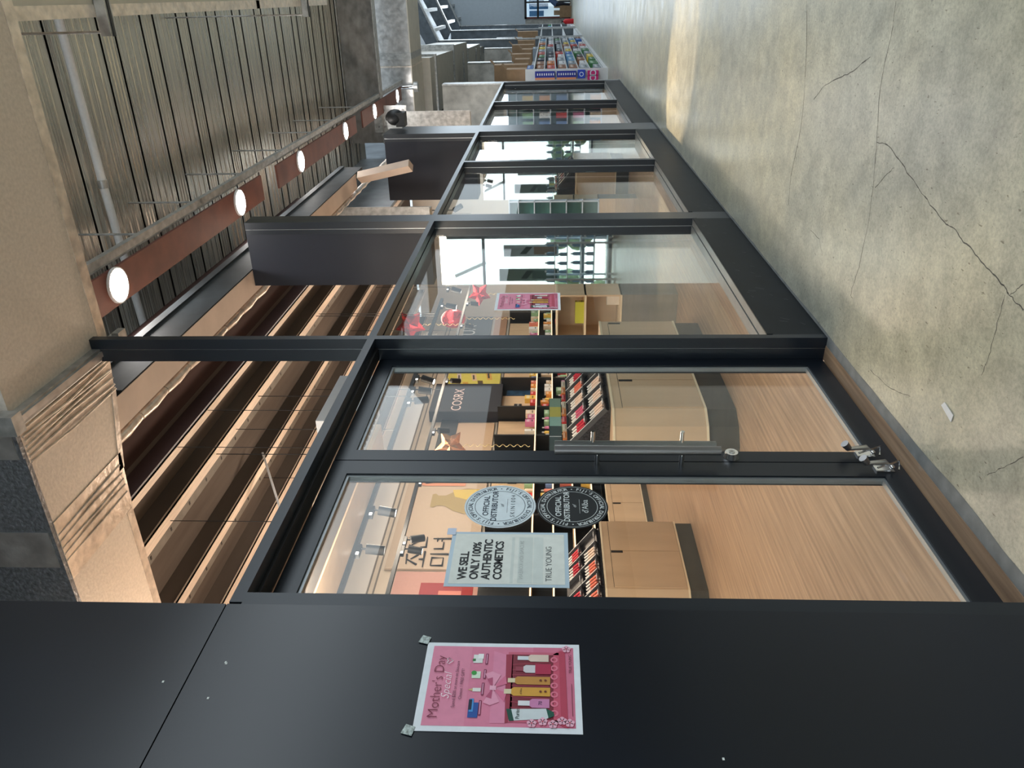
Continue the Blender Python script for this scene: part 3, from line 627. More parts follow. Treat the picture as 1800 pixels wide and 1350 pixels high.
# portal frames farther down the hall, plaster downstands, far wall
for i, X in enumerate((36.0, 46.0, 53.0)):
    y0 = .12; zk = (6.2, 6.8, 7.0)[i]
    q = MB().box(X, X + .3, y0, y0 + .5, 0, zk, framem).box(X - .06, X + .36, y0 - .04, y0, 0, zk, galv)
    q.prism([(X, y0, zk), (X, y0 + .6, zk + .3), (X, -5.5, zk + 3.5), (X, -5.5, zk + 2.6)], (.25, 0, 0), framem)
    q.prism([(X - .06, y0, zk - .05), (X - .06, -5.5, zk + 2.53), (X - .06, -5.5, zk + 2.62), (X - .06, y0, zk + .04)], (.36, 0, 0), galv)
    tag(q.build('portal_frame'), 'blue grey steel portal frame down the hall, %s' % ('nearest of the three', 'middle of the three', 'farthest of the three')[i], 'steel frame', 'hall portal frames')
    for k in range(5):
        y = -.3 - k * .8; z = zk + .45 + k * .37
        tag(MB().box(X + .3, X + 6.6, y, y + .14, z, z + .2, galv).build('hall_purlin'), 'grey purlin between the hall portal frames, %s bay, %s row from the wall' % (ORD[i], ORD[k]), 'purlin', 'hall purlins')
for i, X in enumerate((19.6, 26.0, 33.0, 41.0)):
    q = MB().box(X, X + .35, .30, 1.58, 2.45 + .1 * i, 4.0, stonem).box(X - .02, X + .37, .27, .30, 2.45 + .1 * i, 4.0, galv)
    tag(q.build('plaster_downstand'), 'mottled plaster downstand wall beyond the storefront, %s from the near end' % ORD[i], 'downstand', 'plaster downstands')
struct(MB().box(17.2, 60, 1.6, 1.7, 0, 7.5, framem).build('wall_back'))
struct(MB().prism([(18.5, 1.7, 7.0), (18.5, -7, 11.0), (18.5, -7, 11.1), (18.5, 1.7, 7.1)], (41.5, 0, 0), framem).build('ceiling_hall'))
q = MB().box(58, 58.2, -7, -1.9, 0, 14, bluew).box(58, 58.2, -1.9, 6, 3.05, 14, bluew).box(58, 58.2, -.1, 6, 0, 3.05, stonem)
struct(q.build('wall_far'))
struct(MB().box(-8, 60, -7.2, -7, 0, 2.9, mat('dark_reflection_wall', (.09, .10, .11), .7, var=.3, scale=1)).build('unseen_wall_right'))  # unseen wall, kept dark and low to shape reflections in the black panel
# far lit shop opening
r = empty('door_3', (57.9, -1.0, 0), 'far glazed shop opening at the end of the hall', 'opening'); r['kind'] = 'structure'
q = MB().box(57.9, 58, -1.95, -.1, 2.95, 3.1, trackm).box(57.9, 58, -.2, -.1, 0, 3.1, mat('red_brown_frame', (.2, .05, .04), .5)).box(57.88, 57.98, -1.95, -.1, 2.12, 2.25, trackm).box(57.9, 58, -1.15, -1.05, 0, 3.0, trackm)
q.build('door_frame', r)
q = MB().box(59.4, 59.5, -2.0, 0, 0, 3.1, mat('far_lit_interior', (.55, .68, .78), .7, emit=.55))
for k in range(4):
    q.box(59.2, 59.38, -1.9 + k * .45, -1.55 + k * .45, 1.5 + .3 * (k % 2), 2.8, mat('far_poster_blue', (.08, .25, .5), .6)); q.box(59.1, 59.38, -1.9 + k * .45, -1.6 + k * .45, 0, 1.1, card)
q.build('shop_display', r)
MB().box(57.93, 57.95, -1.9, -.2, .02, 2.9, glass).build('door_glass', r)
# person bending over a box far down the hall
def skin_figure():
    X = 56.4; y = -.95; s = 1.0
    r = empty('person', (X, y, 0), 'person in blue shirt and dark trousers bending at the far end', 'person')
    def skinned(name, pts, edges, radii, m):
        me = bpy.data.meshes.new(name); o0 = Vector((X, y, 0))
        me.from_pydata([Vector(p) for p in pts], edges, []); o = bpy.data.objects.new(name, me); COL.objects.link(o); o.parent = r
        me.materials.append(m); md = o.modifiers.new('skin', 'SKIN'); sk = me.skin_vertices[0].data if me.skin_vertices else None
        if sk is None: return o
        for i, q_ in enumerate(radii): sk[i].radius = (q_, q_)
        sk[0].use_root = True
        sb = o.modifiers.new('sub', 'SUBSURF'); sb.levels = 1; sb.render_levels = 1
        LOC[o.name] = LOC[r.name]
        return o
    bpy.context.view_layer.update()
    skinm = mat('skin', (.35, .2, .13), .6)
    q = MB()
    o_ = Vector((X, y, 0))
    # one continuous body: torso bent forward, neck, head
    q.tube([o_ + Vector(p) for p in ((0, 0, .88), (0, -.05, 1.0), (0, -.22, 1.2), (0, -.36, 1.33), (0, -.42, 1.38), (0, -.46, 1.41), (0, -.53, 1.44), (0, -.6, 1.46), (0, -.66, 1.45))], [.14, .16, .16, .18, .10, .055, .09, .10, .05], skinm, 12)
    for sx in (-1, 1):
        q.tube([o_ + Vector(p) for p in ((sx * .17, -.34, 1.30), (sx * .2, -.36, 1.05), (sx * .17, -.5, .82), (sx * .15, -.55, .76))], [.055, .045, .035, .03], skinm, 8)
        for f_ in range(5):
            q.tube([o_ + Vector((sx * .15 + (f_ - 2) * .014, -.55, .76)), o_ + Vector((sx * .15 + (f_ - 2) * .017, -.57, .69 + .01 * abs(f_ - 2)))], .008, skinm, 5)
        q.tube([o_ + Vector(p) for p in ((sx * .09, 0, .92), (sx * .1, -.03, .5), (sx * .11, .02, .08), (sx * .11, -.1, .03))], [.085, .06, .04, .035], skinm, 8)
    q.sphere(o_ + Vector((0, -.69, 1.43)), .015, skinm)
    for sx in (-1, 1): q.sphere(o_ + Vector((sx * .10, -.6, 1.46)), .02, skinm)
    q.build('body', r)
    MB().tube([o_ + Vector(p) for p in ((0, .0, .92), (0, -.05, 1.0), (0, -.22, 1.2), (0, -.36, 1.33), (0, -.41, 1.37))], [.17, .185, .185, .2, .12], pc(96, 120, 160), 14).build('shirt', r)
    t = MB()
    for sx in (-1, 1): t.tube([o_ + Vector(p) for p in ((sx * .08, 0, .98), (sx * .1, -.03, .5), (sx * .11, .02, .08))], [.12, .085, .06], pc(36, 38, 50), 10)
    t.build('trousers', r)
    MB().sphere(o_ + Vector((0, -.585, 1.49)), .108, trackm, sc=(1, 1.05, .95)).build('hair', r)
skin_figure()
tag(MB().box(55.6, 56.1, -.85, -.2, 0, .72, card).box(55.58, 56.12, -.87, -.18, .6, .74, card).build('cardboard_box'), 'brown cardboard box on the floor beside the bending person', 'box')
q = MB().tube([(50, -.12, 0), (50, -.12, .5), (50, -.12, .6)], [.14, .14, .04], pc(200, 20, 30), 14).tube([(50, -.12, .6), (50, -.12, .7)], .03, trackm, 8).bar((50, -.2, .68), (50, -.02, .7), .03, .03, trackm)
tag(q.build('fire_extinguisher'), 'red fire extinguisher standing by the far shelves', 'fire extinguisher')

# ================================================================== GONDOLA WITH PACKS
gmet = mat('white_shelf_metal', (.74, .76, .78), .5, var=.06)
def gondola(x0, x1, lab, levels):
    r = empty('shelving_unit', ((x0 + x1) / 2, .35, 0), lab, 'shelving unit', 'hall shelving')
    MB().box(x0, x1, .48, .52, 0, 2.0, gmet).box(x0, x1, .05, .52, 0, .09, gmet).build('back_panel', r)
    n = int((x1 - x0) / 1.2)
    for z in levels: MB().box(x0, x1, .05, .48, z, z + .035, gmet).build('shelf', r)
    for k in range(n + 1):
        x = x0 + (x1 - x0) * k / n; MB().box(x - .02, x + .02, .42, .5, 0, 2.0, gmet).build('upright', r)
    MB().box(x0 - .04, x0, .03, .55, 0, 2.02, gmet).build('end_panel', r)
lv = [.12, .42, .70, .98, 1.26, 1.54, 1.80]
gondola(20.3, 35.6, 'white shelving unit full of packets beyond the storefront', lv)
gondola(36.6, 44.6, 'white half empty shelving unit down the hall', lv[::2])
gondola(46.8, 51.5, 'small white shelving unit near the far end of the hall', lv[::2])
cols = [((196, 60, 50), 'red'), ((60, 110, 190), 'blue'), ((230, 200, 60), 'yellow'), ((225, 225, 230), 'white'), ((70, 130, 80), 'green'), ((60, 60, 70), 'dark grey'), ((120, 170, 210), 'light blue'), ((210, 120, 60), 'orange'), ((40, 44, 60), 'navy'), ((150, 100, 70), 'brown')]
protos = {}
def pack(c, x, y, z, wx, wy, h, nm, lab, cat, grp):
    key = (c, round(wx, 2), round(wy, 2), round(h, 2), nm)
    if key not in protos:
        m_ = pc(*c)
        q = MB().box(-wx / 2, wx / 2, -wy / 2, wy / 2, 0, h, m_)
        q.box(-wx * .38, wx * .38, -wy / 2 - .001, -wy / 2, h * .55, h * .85, pc(*[min(255, int(v * .4 + 140)) for v in c]))
        q.box(-wx * .3, wx * .3, -wy / 2 - .001, -wy / 2, h * .2, h * .35, pc(*[int(v * .55) for v in c]))
        o = q.build(nm); protos[key] = o
    else:
        o = protos[key].copy(); COL.objects.link(o)
    o.location = (x, y, z); tag(o, lab, cat, grp); return o
n = 12
cols += [((225, 225, 230), 'white')] * 3 + [((150, 160, 170), 'silver grey')] * 2
for li, z in enumerate(lv):
    for k in range(n):
        if R.random() < .06 or (li == 6 and k % 3): continue
        c, cn = R.choice(cols); x = 20.3 + 1.275 * (k + .5) + R.uniform(-.08, .08); hh = R.choice((.16, .19, .22)) if li < 6 else .15
        pack(c, x, .22, z + .036, .95, .38, hh, 'product_pack', '%s packet on hall shelving, %s shelf up, %s from near end' % (cn, ORD[li], ORD[k]), 'packet', 'packets on the hall shelving')
for li, z in enumerate(lv[::2]):
    for k in range(6):
        if R.random() < .55: continue
        c, cn = R.choice(cols[3:7]); pack(c, 47.2 + k * .8, .24, z + .035, .5, .34, .2, 'product_pack', '%s packet on the farthest shelving, %s shelf up, %s along' % (cn, ORD[li], ORD[k]), 'packet', 'packets on the farthest shelving')
# end cap packets (hanging on the near end panel)
def ep(z0, z1, y0, y1, c, lab, det):
    q = MB().box(20.16, 20.25, y0, y1, z0, z1, pc(*c)); det(q, z0, z1, y0, y1); tag(q.build('hanging_pack'), lab, 'packet', 'packets on the end panel')
def strips(q, z0, z1, y0, y1):
    n_ = int((z1 - z0) / .055)
    for k in range(n_): q.box(20.15, 20.16, y0 + .04, y1 - .10, z0 + .02 + k * .055, z0 + .045 + k * .055, pc(236, 236, 240))
    q.box(20.15, 20.16, y1 - .05, y1, z0, z1, pc(226, 150, 110))
def oval(q, z0, z1, y0, y1): q.disc((20.158, (y0 + y1) / 2, (z0 + z1) / 2), (z1 - z0) * .3, Y_, -Z_, pc(220, 230, 245), 16, (z1 - z0) * .2)
ep(1.30, 1.78, .08, .27, (36, 48, 150), 'upper blue and white packet strip on the end of the hall shelving', strips)
ep(.78, 1.25, .08, .27, (36, 48, 150), 'lower blue and white packet strip on the end of the hall shelving', strips)
ep(.56, .74, .06, .25, (40, 70, 190), 'plain blue packet low on the end of the hall shelving', oval)
ep(.24, .50, .08, .18, (206, 40, 120), 'pink packet on the left of the shelving end, near the floor', oval)
ep(.24, .50, .19, .29, (206, 40, 120), 'pink packet nearest the storefront on the shelving end', oval)
# cartons on top of the shelving
tops = [(20.9, .55, .42, .5, 'nearest carton on top of the hall shelving'), (22.3, .5, .5, .9, 'tall open carton on top of the hall shelving'), (24.2, .6, .45, .42, 'third carton on top of the hall shelving'), (26.3, .55, .45, .6, 'fourth carton on top of the hall shelving'), (28.6, .7, .45, .35, 'wide flat carton on top of the hall shelving'), (31.2, .55, .45, .8, 'tall carton farther along the hall shelving'), (34.2, .5, .45, .7, 'carton near the far end of the hall shelving'), (42.5, .8, .45, 1.0, 'large carton on the half empty shelving')]
for x, wx, wy, h, lab in tops:
    q = MB().box(x - wx / 2, x + wx / 2, .06, .06 + wy, 2.0, 2.0 + h, card).box(x - .04, x + .04, .058, .062 + wy, 2.0, 2.0 + h + .002, pc(196, 160, 110))
    q.prism([(x - wx / 2, .06, 2.0 + h), (x + wx / 2, .06, 2.0 + h), (x + wx / 2, -.06, 2.12 + h), (x - wx / 2, -.06, 2.12 + h)], (0, .006, 0), card)
    tag(q.build('cardboard_carton'), lab, 'carton', 'cartons on the shelving')
#@@PART2
# ================================================================== SHOP INTERIOR
WY = 5.30
q = MB().box(-6, 17.2, WY, WY + .1, 0, 4.55, wallw)
for z in (3.72, 3.80, 4.2): q.box(-6, 17.1, WY - .012, WY, z, z + .02, gyps)
struct(q.build('wall_shop_back'))
struct(MB().box(17.1, 17.2, .14, 1.59, 0, 2.40, wallw).box(17.1, 17.2, 1.72, WY, 0, 4.5, wallw).build('wall_shop_end'))
# left end: glazed wall with daylight behind it
q = MB()
for y in (.31, 3.30, 5.22): q.box(-5.06, -4.98, y, y + .08, 0, 4.5, framem)
for z in (.0, .62, 2.92, 4.3): q.box(-5.05, -4.99, .3, 5.3, z, z + .07, framem)
struct(q.build('window_6'))
struct(MB().box(-5.025, -5.02, .3, 5.3, 0, 4.5, glass).build('window_7'))
q = MB().box(-7.2, -7.1, -1, 8, -.2, 7, skym)
struct(q.build('sky_backdrop'))
q = MB()
for k in range(16): q.sphere((-6.6 + R.uniform(-.1, .1), R.uniform(.5, 5.8), R.uniform(.1, 1.2)), R.uniform(.2, .45), leafm, 8, 6)
tag(q.build('hedge'), 'green hedge outside the glazed end of the shop', 'hedge')
for k, (y, d) in enumerate(((1.3, .5), (2.4, -.6), (4.1, .7))):
    tag(MB().bar((-5.5, y, 2.95), (-5.5, y + d, 4.5), .08, .08, white).build('outside_brace'), 'white steel brace outside the glazed shop end, %s of three' % ORD[k], 'brace', 'outside braces')
def banner(p0, p1, c1, c2, lab):
    # measured in the mirror, then unfolded to the real glazed wall
    y0, y1 = sorted((p0.y, p1.y)); z0, z1 = sorted((p0.z, p1.z)); x = -4.96
    r = empty('window_banner', (x, y0, z0), lab, 'banner', 'banners on the glazed end')
    MB().box(x, x + .004, y0, y1, z0, z1, pc(*c1)).build('banner_sheet', r)
    q = MB().box(x + .0045, x + .006, y0 + .05, y1 - .05, z0 + .05, z0 + (z1 - z0) * .45, pc(*c2))
    q.prism([(x + .006, y0 + .05, z0 + .6), (x + .006, y1 - .06, z0 + .75), (x + .006, y1 - .06, z0 + .9), (x + .006, y0 + .05, z0 + .75)], (.002, 0, 0), pc(30, 60, 56))
    q.build('banner_print', r)
banner(at(885, 430, 0, 17.2), at(982, 450, 0, 17.2), (176, 192, 200), (140, 116, 96), 'pale banner with brown lower half on the glazed shop end')
banner(at(878, 494, 0, 17.2), at(983, 471, 0, 17.2), (110, 134, 124), (70, 96, 88), 'grey green banner on the glazed shop end')
r = empty('bottle_rack', (-4.6, 4.0, 0), 'pale shelving rack of bottles before the glazed shop end', 'rack')
q = MB()
for z in (.12, .42, .72, 1.02, 1.30): q.box(-4.8, -4.4, 1.6, 5.1, z, z + .02, bluew)
q.build('shelf', r)
q = MB()
for y in (1.6, 2.45, 3.3, 4.15, 5.06): q.box(-4.8, -4.76, y, y + .04, 0, 1.5, bluew).box(-4.44, -4.4, y, y + .04, 0, 1.5, bluew)
q.build('upright', r)
bt = None; i = 0
for li, z in enumerate((.44, .74, 1.04, 1.32)):
    for k in range(16):
        y = 1.72 + k * .212; 
        lab = 'bottle on the pale rack before the glazed end, %s shelf up, %s along' % (ORD[li], ORD[k])
        if bt is None:
            r = empty('bottle', (-4.6, y, z), lab, 'bottle', 'bottles on the pale rack')
            MB().tube([(-4.6, y, z), (-4.6, y, z + .14), (-4.6, y, z + .18)], [.045, .045, .02], mat('blue_glass_bottle', (.2, .35, .5), .15, var=.3, scale=2), 10).build('bottle_body', r)
            MB().tube([(-4.6, y, z + .18), (-4.6, y, z + .215)], .022, white, 10).build('cap', r); bt = r; b0 = Vector((-4.6, y, z))
        else:
            dup(bt, (R.uniform(-.03, .03), y - b0.y, z - b0.z), lab)
# ---------------- cabinets
def island(nm, plan, lab, z0, z1, doors, yf):
    zf = min(p[1] for p in plan)
    cx = sum(p[0] for p in plan) / len(plan); cy = sum(p[1] for p in plan) / len(plan)
    r = empty(nm, (cx, cy, 0), lab, 'cabinet')
    MB().prism([(x, y, z0) for x, y in plan], (0, 0, z1 - z0), woodc).build('cabinet_body', r)
    sc_ = .985
    MB().prism([(cx + (x - cx) * sc_, cy + (y - cy) * (sc_ - .02), 0) for x, y in plan], (0, 0, z0), toek).build('toe_kick', r)
    q = MB()
    for z in (z0, z1 - .018):
        q.prism([(cx + (x - cx) * 1.004, cy + (y - cy) * 1.012, z) for x, y in plan], (0, 0, .018), woode)
    q.build('edge_band', r)
    for k, (x0, x1) in enumerate(doors):
        d = MB().box(x0 + .003, x1 - .003, yf - .006, yf + .005, z0 + .022, z1 - .085, woodc).build('cabinet_door', r)
        if k % 2 == 0: MB().box(x1 - .03, x1 + .002, yf - .0085, yf - .0055, z1 - .20, z1 - .088, trackm).build('grip_slot', d)
    q = MB().box(doors[0][0], doors[-1][1], yf - .0015, yf, z1 - .085, z1 - .081, trackm)
    for x0, x1 in doors: q.box(x1 - .003, x1 + .003, yf - .0015, yf, z0 + .02, z1 - .082, trackm)
    q.build('door_gap', r)
    return r
island('display_cabinet', [(7.0, 1.25), (5.24, 1.25), (5.10, 1.33), (5.0, 1.46), (5.0, 1.72), (5.14, 1.86), (7.0, 1.86)], 'pale wood counter with rounded corner behind the right door leaf', .23, .955, [(5.25, 5.72), (5.72, 6.25), (6.25, 6.95)], 1.25)
island('display_cabinet', [(6.40, 3.2), (5.40, 3.2), (5.2, 3.32), (5.1, 3.5), (5.1, 3.9), (6.40, 3.9)], 'pale wood counter seen through the left door leaf', .167, .93, [(5.42, 5.93), (5.93, 6.38)], 3.2)
island('wall_cabinet', [(16.9, 4.88), (6.0, 4.88), (6.0, 5.29), (16.9, 5.29)], 'long low pale wood cabinet along the back wall', .09, .62, [(7.2 + i * .62, 7.82 + i * .62) for i in range(15)], 4.88)
# dark floor mat shadow line is real toe, lipstick trays on top of the counters
gran = mat('dark_speckled_counter', (.03, .028, .032), .25, var=.6, scale=60)
lipc = [((214, 60, 70), 'coral red'), ((196, 36, 60), 'red'), ((226, 150, 130), 'peach'), ((206, 90, 120), 'pink'), ((236, 206, 186), 'cream'), ((232, 120, 96), 'orange')]
lip_proto = {}
def lip(c, cn, p, slope, L, lab, grp):
    if cn not in lip_proto:
        r = empty('lip_tester', p, lab, 'lipstick', grp)
        u = Vector((0, cos(slope), sin(slope)))
        MB().tube([p, p + u * L * .62], .011, pc(*c), 8).build('tube_body', r)
        MB().tube([p + u * L * .62, p + u * L], .009, pc(238, 232, 226), 8).build('cap', r)
        lip_proto[cn] = (r, Vector(p))
    else:
        a, p0 = lip_proto[cn]; dup(a, Vector(p) - p0, lab, grp)
def tray(x0, x1, y0, y1, z0, z1, nx, lab, seed, sub):
    rr = random.Random(seed); sl = atan2(z1 - z0, y1 - y0); Lh = sqrt((z1 - z0) ** 2 + (y1 - y0) ** 2)
    r = empty('tester_display', ((x0 + x1) / 2, (y0 + y1) / 2, z0), lab, 'display')
    q = MB().prism([(x0, y0, z0), (x0, y1, z0), (x0, y1, z1), (x0, y0, z0 + .012)], (x1 - x0, 0, 0), gran)
    q.build('sloped_tray', r)
    def S(x, t, h=0): return Vector((x, y0 + t * (y1 - y0) - sin(sl) * h, z0 + .012 + t * (z1 - z0 - .012) + cos(sl) * h))
    q = MB(); 
    for i in range(nx + 1):
        x = x0 + (x1 - x0) * i / nx; q.bar(S(x, .04, .02), S(x, .96, .02), .006, .04, acr)
        q.bar(S(x, .04, .041), S(x, .96, .041), .005, .003, white)
    for t in (.06, .52): q.bar(S(x0, t, .03), S(x1, t, .03), .05, .004, acr)
    q.build('clear_divider', r)
    w_ = (x1 - x0) / nx; i_ = 0
    q = MB()
    for i in range(nx):
        for tt in (.06, .52):
            c = S(x0 + (i + .5) * w_, tt, .045); q.bar(c - X_ * .024, c + X_ * .024, .032, .004, white, up=(0, 0, 1))
    q.build('price_tag', r)
    for row, t in enumerate((.12, .58)):
        for i in range(nx):
            if rr.random() < .12: continue
            c, cn = rr.choice(lipc)
            for j in range(4):
                x = x0 + (i + .18 + j * .21) * w_
                lip(c, cn, S(x, t, .014), sl, Lh * .30, '%s lip tester on the %s, %s row, %s cell, %s in it' % (cn, sub, ('front', 'back')[row], ORD[i], ORD[j]), 'lip testers on the ' + sub)
    return r
acr = mat('grey_acrylic', (.07, .07, .075), .2, var=.1)
tray(5.30, 6.66, 1.29, 1.64, .955, 1.27, 6, 'sloped black lipstick tester display on the counter behind the right door', 3, 'right counter')
tray(5.30, 6.34, 3.24, 3.68, .93, 1.26, 5, 'sloped black tester display on the counter behind the left door', 5, 'left counter')
r = empty('counter_header', (5.9, 1.75, .955), 'raised picture strip and sample shelf behind the lipstick display', 'display header')
q = MB().box(5.31, 6.62, 1.66, 1.84, .955, 1.29, trackm); q.build('riser_box', r)
q = MB().box(5.31, 6.25, 1.70, 1.72, 1.33, 1.44, trackm)
for x0, x1, c in ((5.315, 5.56, (70, 84, 84)), (5.56, 5.57, (230, 230, 230)), (5.57, 5.74, (60, 76, 76)), (5.74, 5.9, (150, 190, 176)), (5.9, 6.08, (200, 190, 90)), (6.08, 6.245, (130, 160, 140))): q.box(x0, x1, 1.698, 1.70, 1.335, 1.435, pc(*c))
q.build('picture_strip', r)
for i in range(9):
    c, cn = [((206, 50, 50), 'red'), ((232, 140, 70), 'orange'), ((222, 200, 170), 'cream')][i % 3]
    pack(c, 5.40 + i * .135, 1.683, 1.29, .11, .03, .035, 'sample_box', 'small %s sample box on the strip behind the lipsticks, %s from the left' % (cn, ORD[i]), 'box', 'sample boxes behind the lipsticks')
# ---------------- back wall posters (flat boards on the wall)
def wp(x0, x1, y0, y1, Y=5.28):
    """wall rectangle from measured edges: x0 top, x1 bottom, y0 right, y1 left"""
    ym = (y0 + y1) / 2; z1 = at(x0, ym, 1, Y).z; z0 = at(x1, ym, 1, Y).z
    return at(965, y1, 1, Y).x, at(965, y0, 1, Y).x, z0, z1
def board(nm, rect, th, m, lab, cat='poster', Y=5.285, grp='boards along the back wall'):
    x0, x1, z0, z1 = rect; r = empty(nm, ((x0 + x1) / 2, Y, z0), lab, cat, grp)
    MB().box(x0, x1, Y - th, Y, z0, z1, m).build('board', r); return r
rc = wp(700, 848, 828, 1005); x0, x1, z0, z1 = rc
pv = board('wall_poster', rc, .03, pc(186, 168, 150), 'large beige vase poster with black calligraphy on the back wall'); Yp = 5.25
q = MB(); ol = pc(160, 142, 98)
vx, vz = at(775, 880, 1, Yp).x, at(775, 880, 1, Yp).z
vp = []
for t, rr_ in ((0, .16), (.05, .18), (.10, .13), (.22, .13), (.38, .26), (.55, .33), (.75, .30), (.9, .2)): vp.append((t, rr_))
zt = at(772, 880, 1, Yp).z + .12
pts = [(vx - r_ * 1.0, Yp - .003, zt - t * .95) for t, r_ in vp] + [(vx + r_ * 1.0, Yp - .003, zt - t * .95) for t, r_ in reversed(vp)]
for a in range(len(vp) - 1):
    t0, r0 = vp[a]; t1, r1 = vp[a + 1]
    q.ngon([(vx - r1, Yp - .003, zt - t1 * .95), (vx + r1, Yp - .003, zt - t1 * .95), (vx + r0, Yp - .003, zt - t0 * .95), (vx - r0, Yp - .003, zt - t0 * .95)], ol)
q.ngon([(vx - .08, Yp - .004, zt - .8), (vx + .30, Yp - .004, zt - .75), (vx + .28, Yp - .004, zt - .3), (vx + .1, Yp - .004, zt - .35)], pc(200, 176, 90))
# orange rounded frame picture
fx0, fx1 = at(760, 848, 1, Yp).x - .1, at(760, 828, 1, Yp).x
q.ngon([(fx0, Yp - .003, 2.75), (fx1, Yp - .003, 2.75), (fx1, Yp - .003, 3.55), (fx0 + .1, Yp - .003, 3.55), (fx0, Yp - .003, 3.4)], pc(206, 140, 110))
q.ngon([(fx0 + .08, Yp - .004, 2.85), (fx1, Yp - .004, 2.85), (fx1, Yp - .004, 3.46), (fx0 + .14, Yp - .004, 3.46), (fx0 + .08, Yp - .004, 3.36)], pc(222, 190, 160))
q.build('printed_picture', pv)
q = MB(); cxx = at(740, 978, 1, Yp).x; czz = at(748, 975, 1, Yp).z; s_ = .32; ikb = pc(22, 20, 22)
def stroke(pts, w_=.013):
    P = [Vector((cxx + x * s_, Yp - .006, czz + z * s_)) for x, z in pts]
    q.tube(P, [w_ * (.6 + .6 * (i % 2)) for i in range(len(P))], ikb, 6)
stroke([(-.5, .75), (.1, .8)]); stroke([(-.2, .78), (-.55, .3)]); stroke([(-.2, .6), (.1, .3)]); stroke([(-.2, .25), (-.2, .05)]); stroke([(-.7, .02), (.3, .05)])
stroke([(.75, .8), (.5, .4)]); stroke([(.75, .7), (1.0, .45)]); stroke([(1.25, .9), (1.25, .2)]); stroke([(1.05, .6), (1.25, .6)]); stroke([(.6, .3), (.6, .05), (1.3, .08)])
stroke([(-.6, -.3), (-.6, -.8), (-.1, -.8), (-.1, -.3), (-.6, -.3)]); stroke([(.15, -.2), (.15, -1.0)])
stroke([(.5, -.3), (.5, -.7), (.95, -.7)]); stroke([(1.2, -.2), (1.2, -1.1)]); stroke([(1.0, -.4), (1.2, -.4)]); stroke([(1.0, -.6), (1.2, -.6)])
q.build('calligraphy', pv)
pr = board('wall_poster', wp(688, 848, 1010, 1075), .03, pc(186, 140, 130), 'salmon poster with a red panel beside the calligraphy poster')
x0, x1, z0, z1 = wp(735, 830, 1030, 1075); MB().box(x0, x1, 5.252, 5.254, z0, z1, pc(150, 30, 34)).box(x0 + .1, x1 - .15, 5.250, 5.252, z0 + .15, z1 - .25, pc(206, 120, 100)).build('printed_picture', pr)
py = board('wall_poster', wp(786, 879, 650, 692), .03, pc(206, 196, 96), 'yellow poster of powder compacts on the back wall'); x0, x1, z0, z1 = wp(786, 879, 650, 692)
q = MB()
for a, (fx, fz, ww, hh, c) in enumerate(((.25, .62, .34, .16, (196, 150, 60)), (.62, .50, .3, .14, (210, 180, 150)), (.30, .35, .36, .15, (90, 70, 40)), (.68, .22, .34, .15, (206, 160, 80)), (.6, .78, .36, .12, (206, 190, 190)))):
    cx = x0 + fx * (x1 - x0); cz = z0 + fz * (z1 - z0); w2 = ww * (x1 - x0) / 2; h2 = hh * (z1 - z0) / 2
    q.ngon([(cx - w2, 5.252, cz - h2), (cx + w2, 5.252, cz - h2 * .3), (cx + w2, 5.252, cz + h2), (cx - w2, 5.252, cz + h2 * .3)], pc(*c))
    q.ngon([(cx - w2 * .6, 5.251, cz - h2 * .3), (cx + w2 * .6, 5.251, cz), (cx + w2 * .6, 5.251, cz + h2 * .5), (cx - w2 * .6, 5.251, cz + h2 * .2)], pc(70, 66, 60))
q.build('printed_picture', py)
rcx = wp(762, 882, 692, 742); pcx = board('light_box_sign', rcx, .22, pc(38, 40, 50), 'dark blue light box sign reading COSRX on the back wall', 'sign')
q = MB(); q.text('COSRX', .26, ((rcx[0] + rcx[1]) / 2 - .10, 5.06, rcx[2] + .62 * (rcx[3] - rcx[2])), X_, Z_, pc(222, 200, 196)); q.build('raised_lettering', pcx)
board('wall_panel', wp(800, 866, 746, 800), .03, pc(196, 168, 140), 'beige slatted panel left of the dark sign', 'panel')
board('wall_panel', wp(770, 800, 742, 800), .05, trackm, 'black band above the beige slatted panel', 'panel')
pw = board('wall_poster', wp(815, 862, 548, 625), .03, pc(92, 98, 104), 'grey board reading ANUA seen through the first window'); x0, x1, z0, z1 = wp(815, 862, 548, 625)
q = MB(); q.text('ANUA', .42, (at(828, 590, 1, 5.25).x, 5.245, at(824, 590, 1, 5.25).z), X_, Z_, pc(226, 226, 226)); q.build('raised_lettering', pw)
board('wall_poster', wp(820, 885, 500, 546), .03, pc(110, 116, 120), 'plain grey board at the far right of the back wall')
board('wall_panel', wp(866, 888, 548, 640), .03, pc(190, 150, 124), 'salmon panel below the grey lettered board', 'panel')
# ---------------- shelving along the back wall
q = MB()
r = empty('wall_shelving', (11, 5.1, .62), 'lit wood product shelving along the back wall', 'shelving')
MB().box(6.6, 16.9, 5.24, 5.285, .64, 2.36, trackm).build('back_panel', r)
for x0_, x1_ in ((8.9, 10.2), (11.1, 12.0), (13.27, 14.1), (14.2, 15.1), (15.6, 16.6)):
    MB().box(x0_, x1_, 5.225, 5.24, 1.70, 2.34, woodl).build('wood_panel', r)
MB().box(12.12, 12.98, 5.225, 5.24, 1.70, 2.34, woodl).build('wood_panel', r)
MB().box(13.0, 13.25, 5.22, 5.235, 1.72, 2.25, mat('blue_picture', (.03, .08, .16), .4, var=.7, scale=9)).build('picture_panel', r)
for z in (1.66, 1.37, 1.08, .80):
    MB().box(6.6, 16.9, 4.95, 5.24, z, z + .025, woodl).build('shelf', r); MB().box(6.6, 16.9, 4.945, 4.95, z + .002, z + .018, stripm).build('light_strip', r)
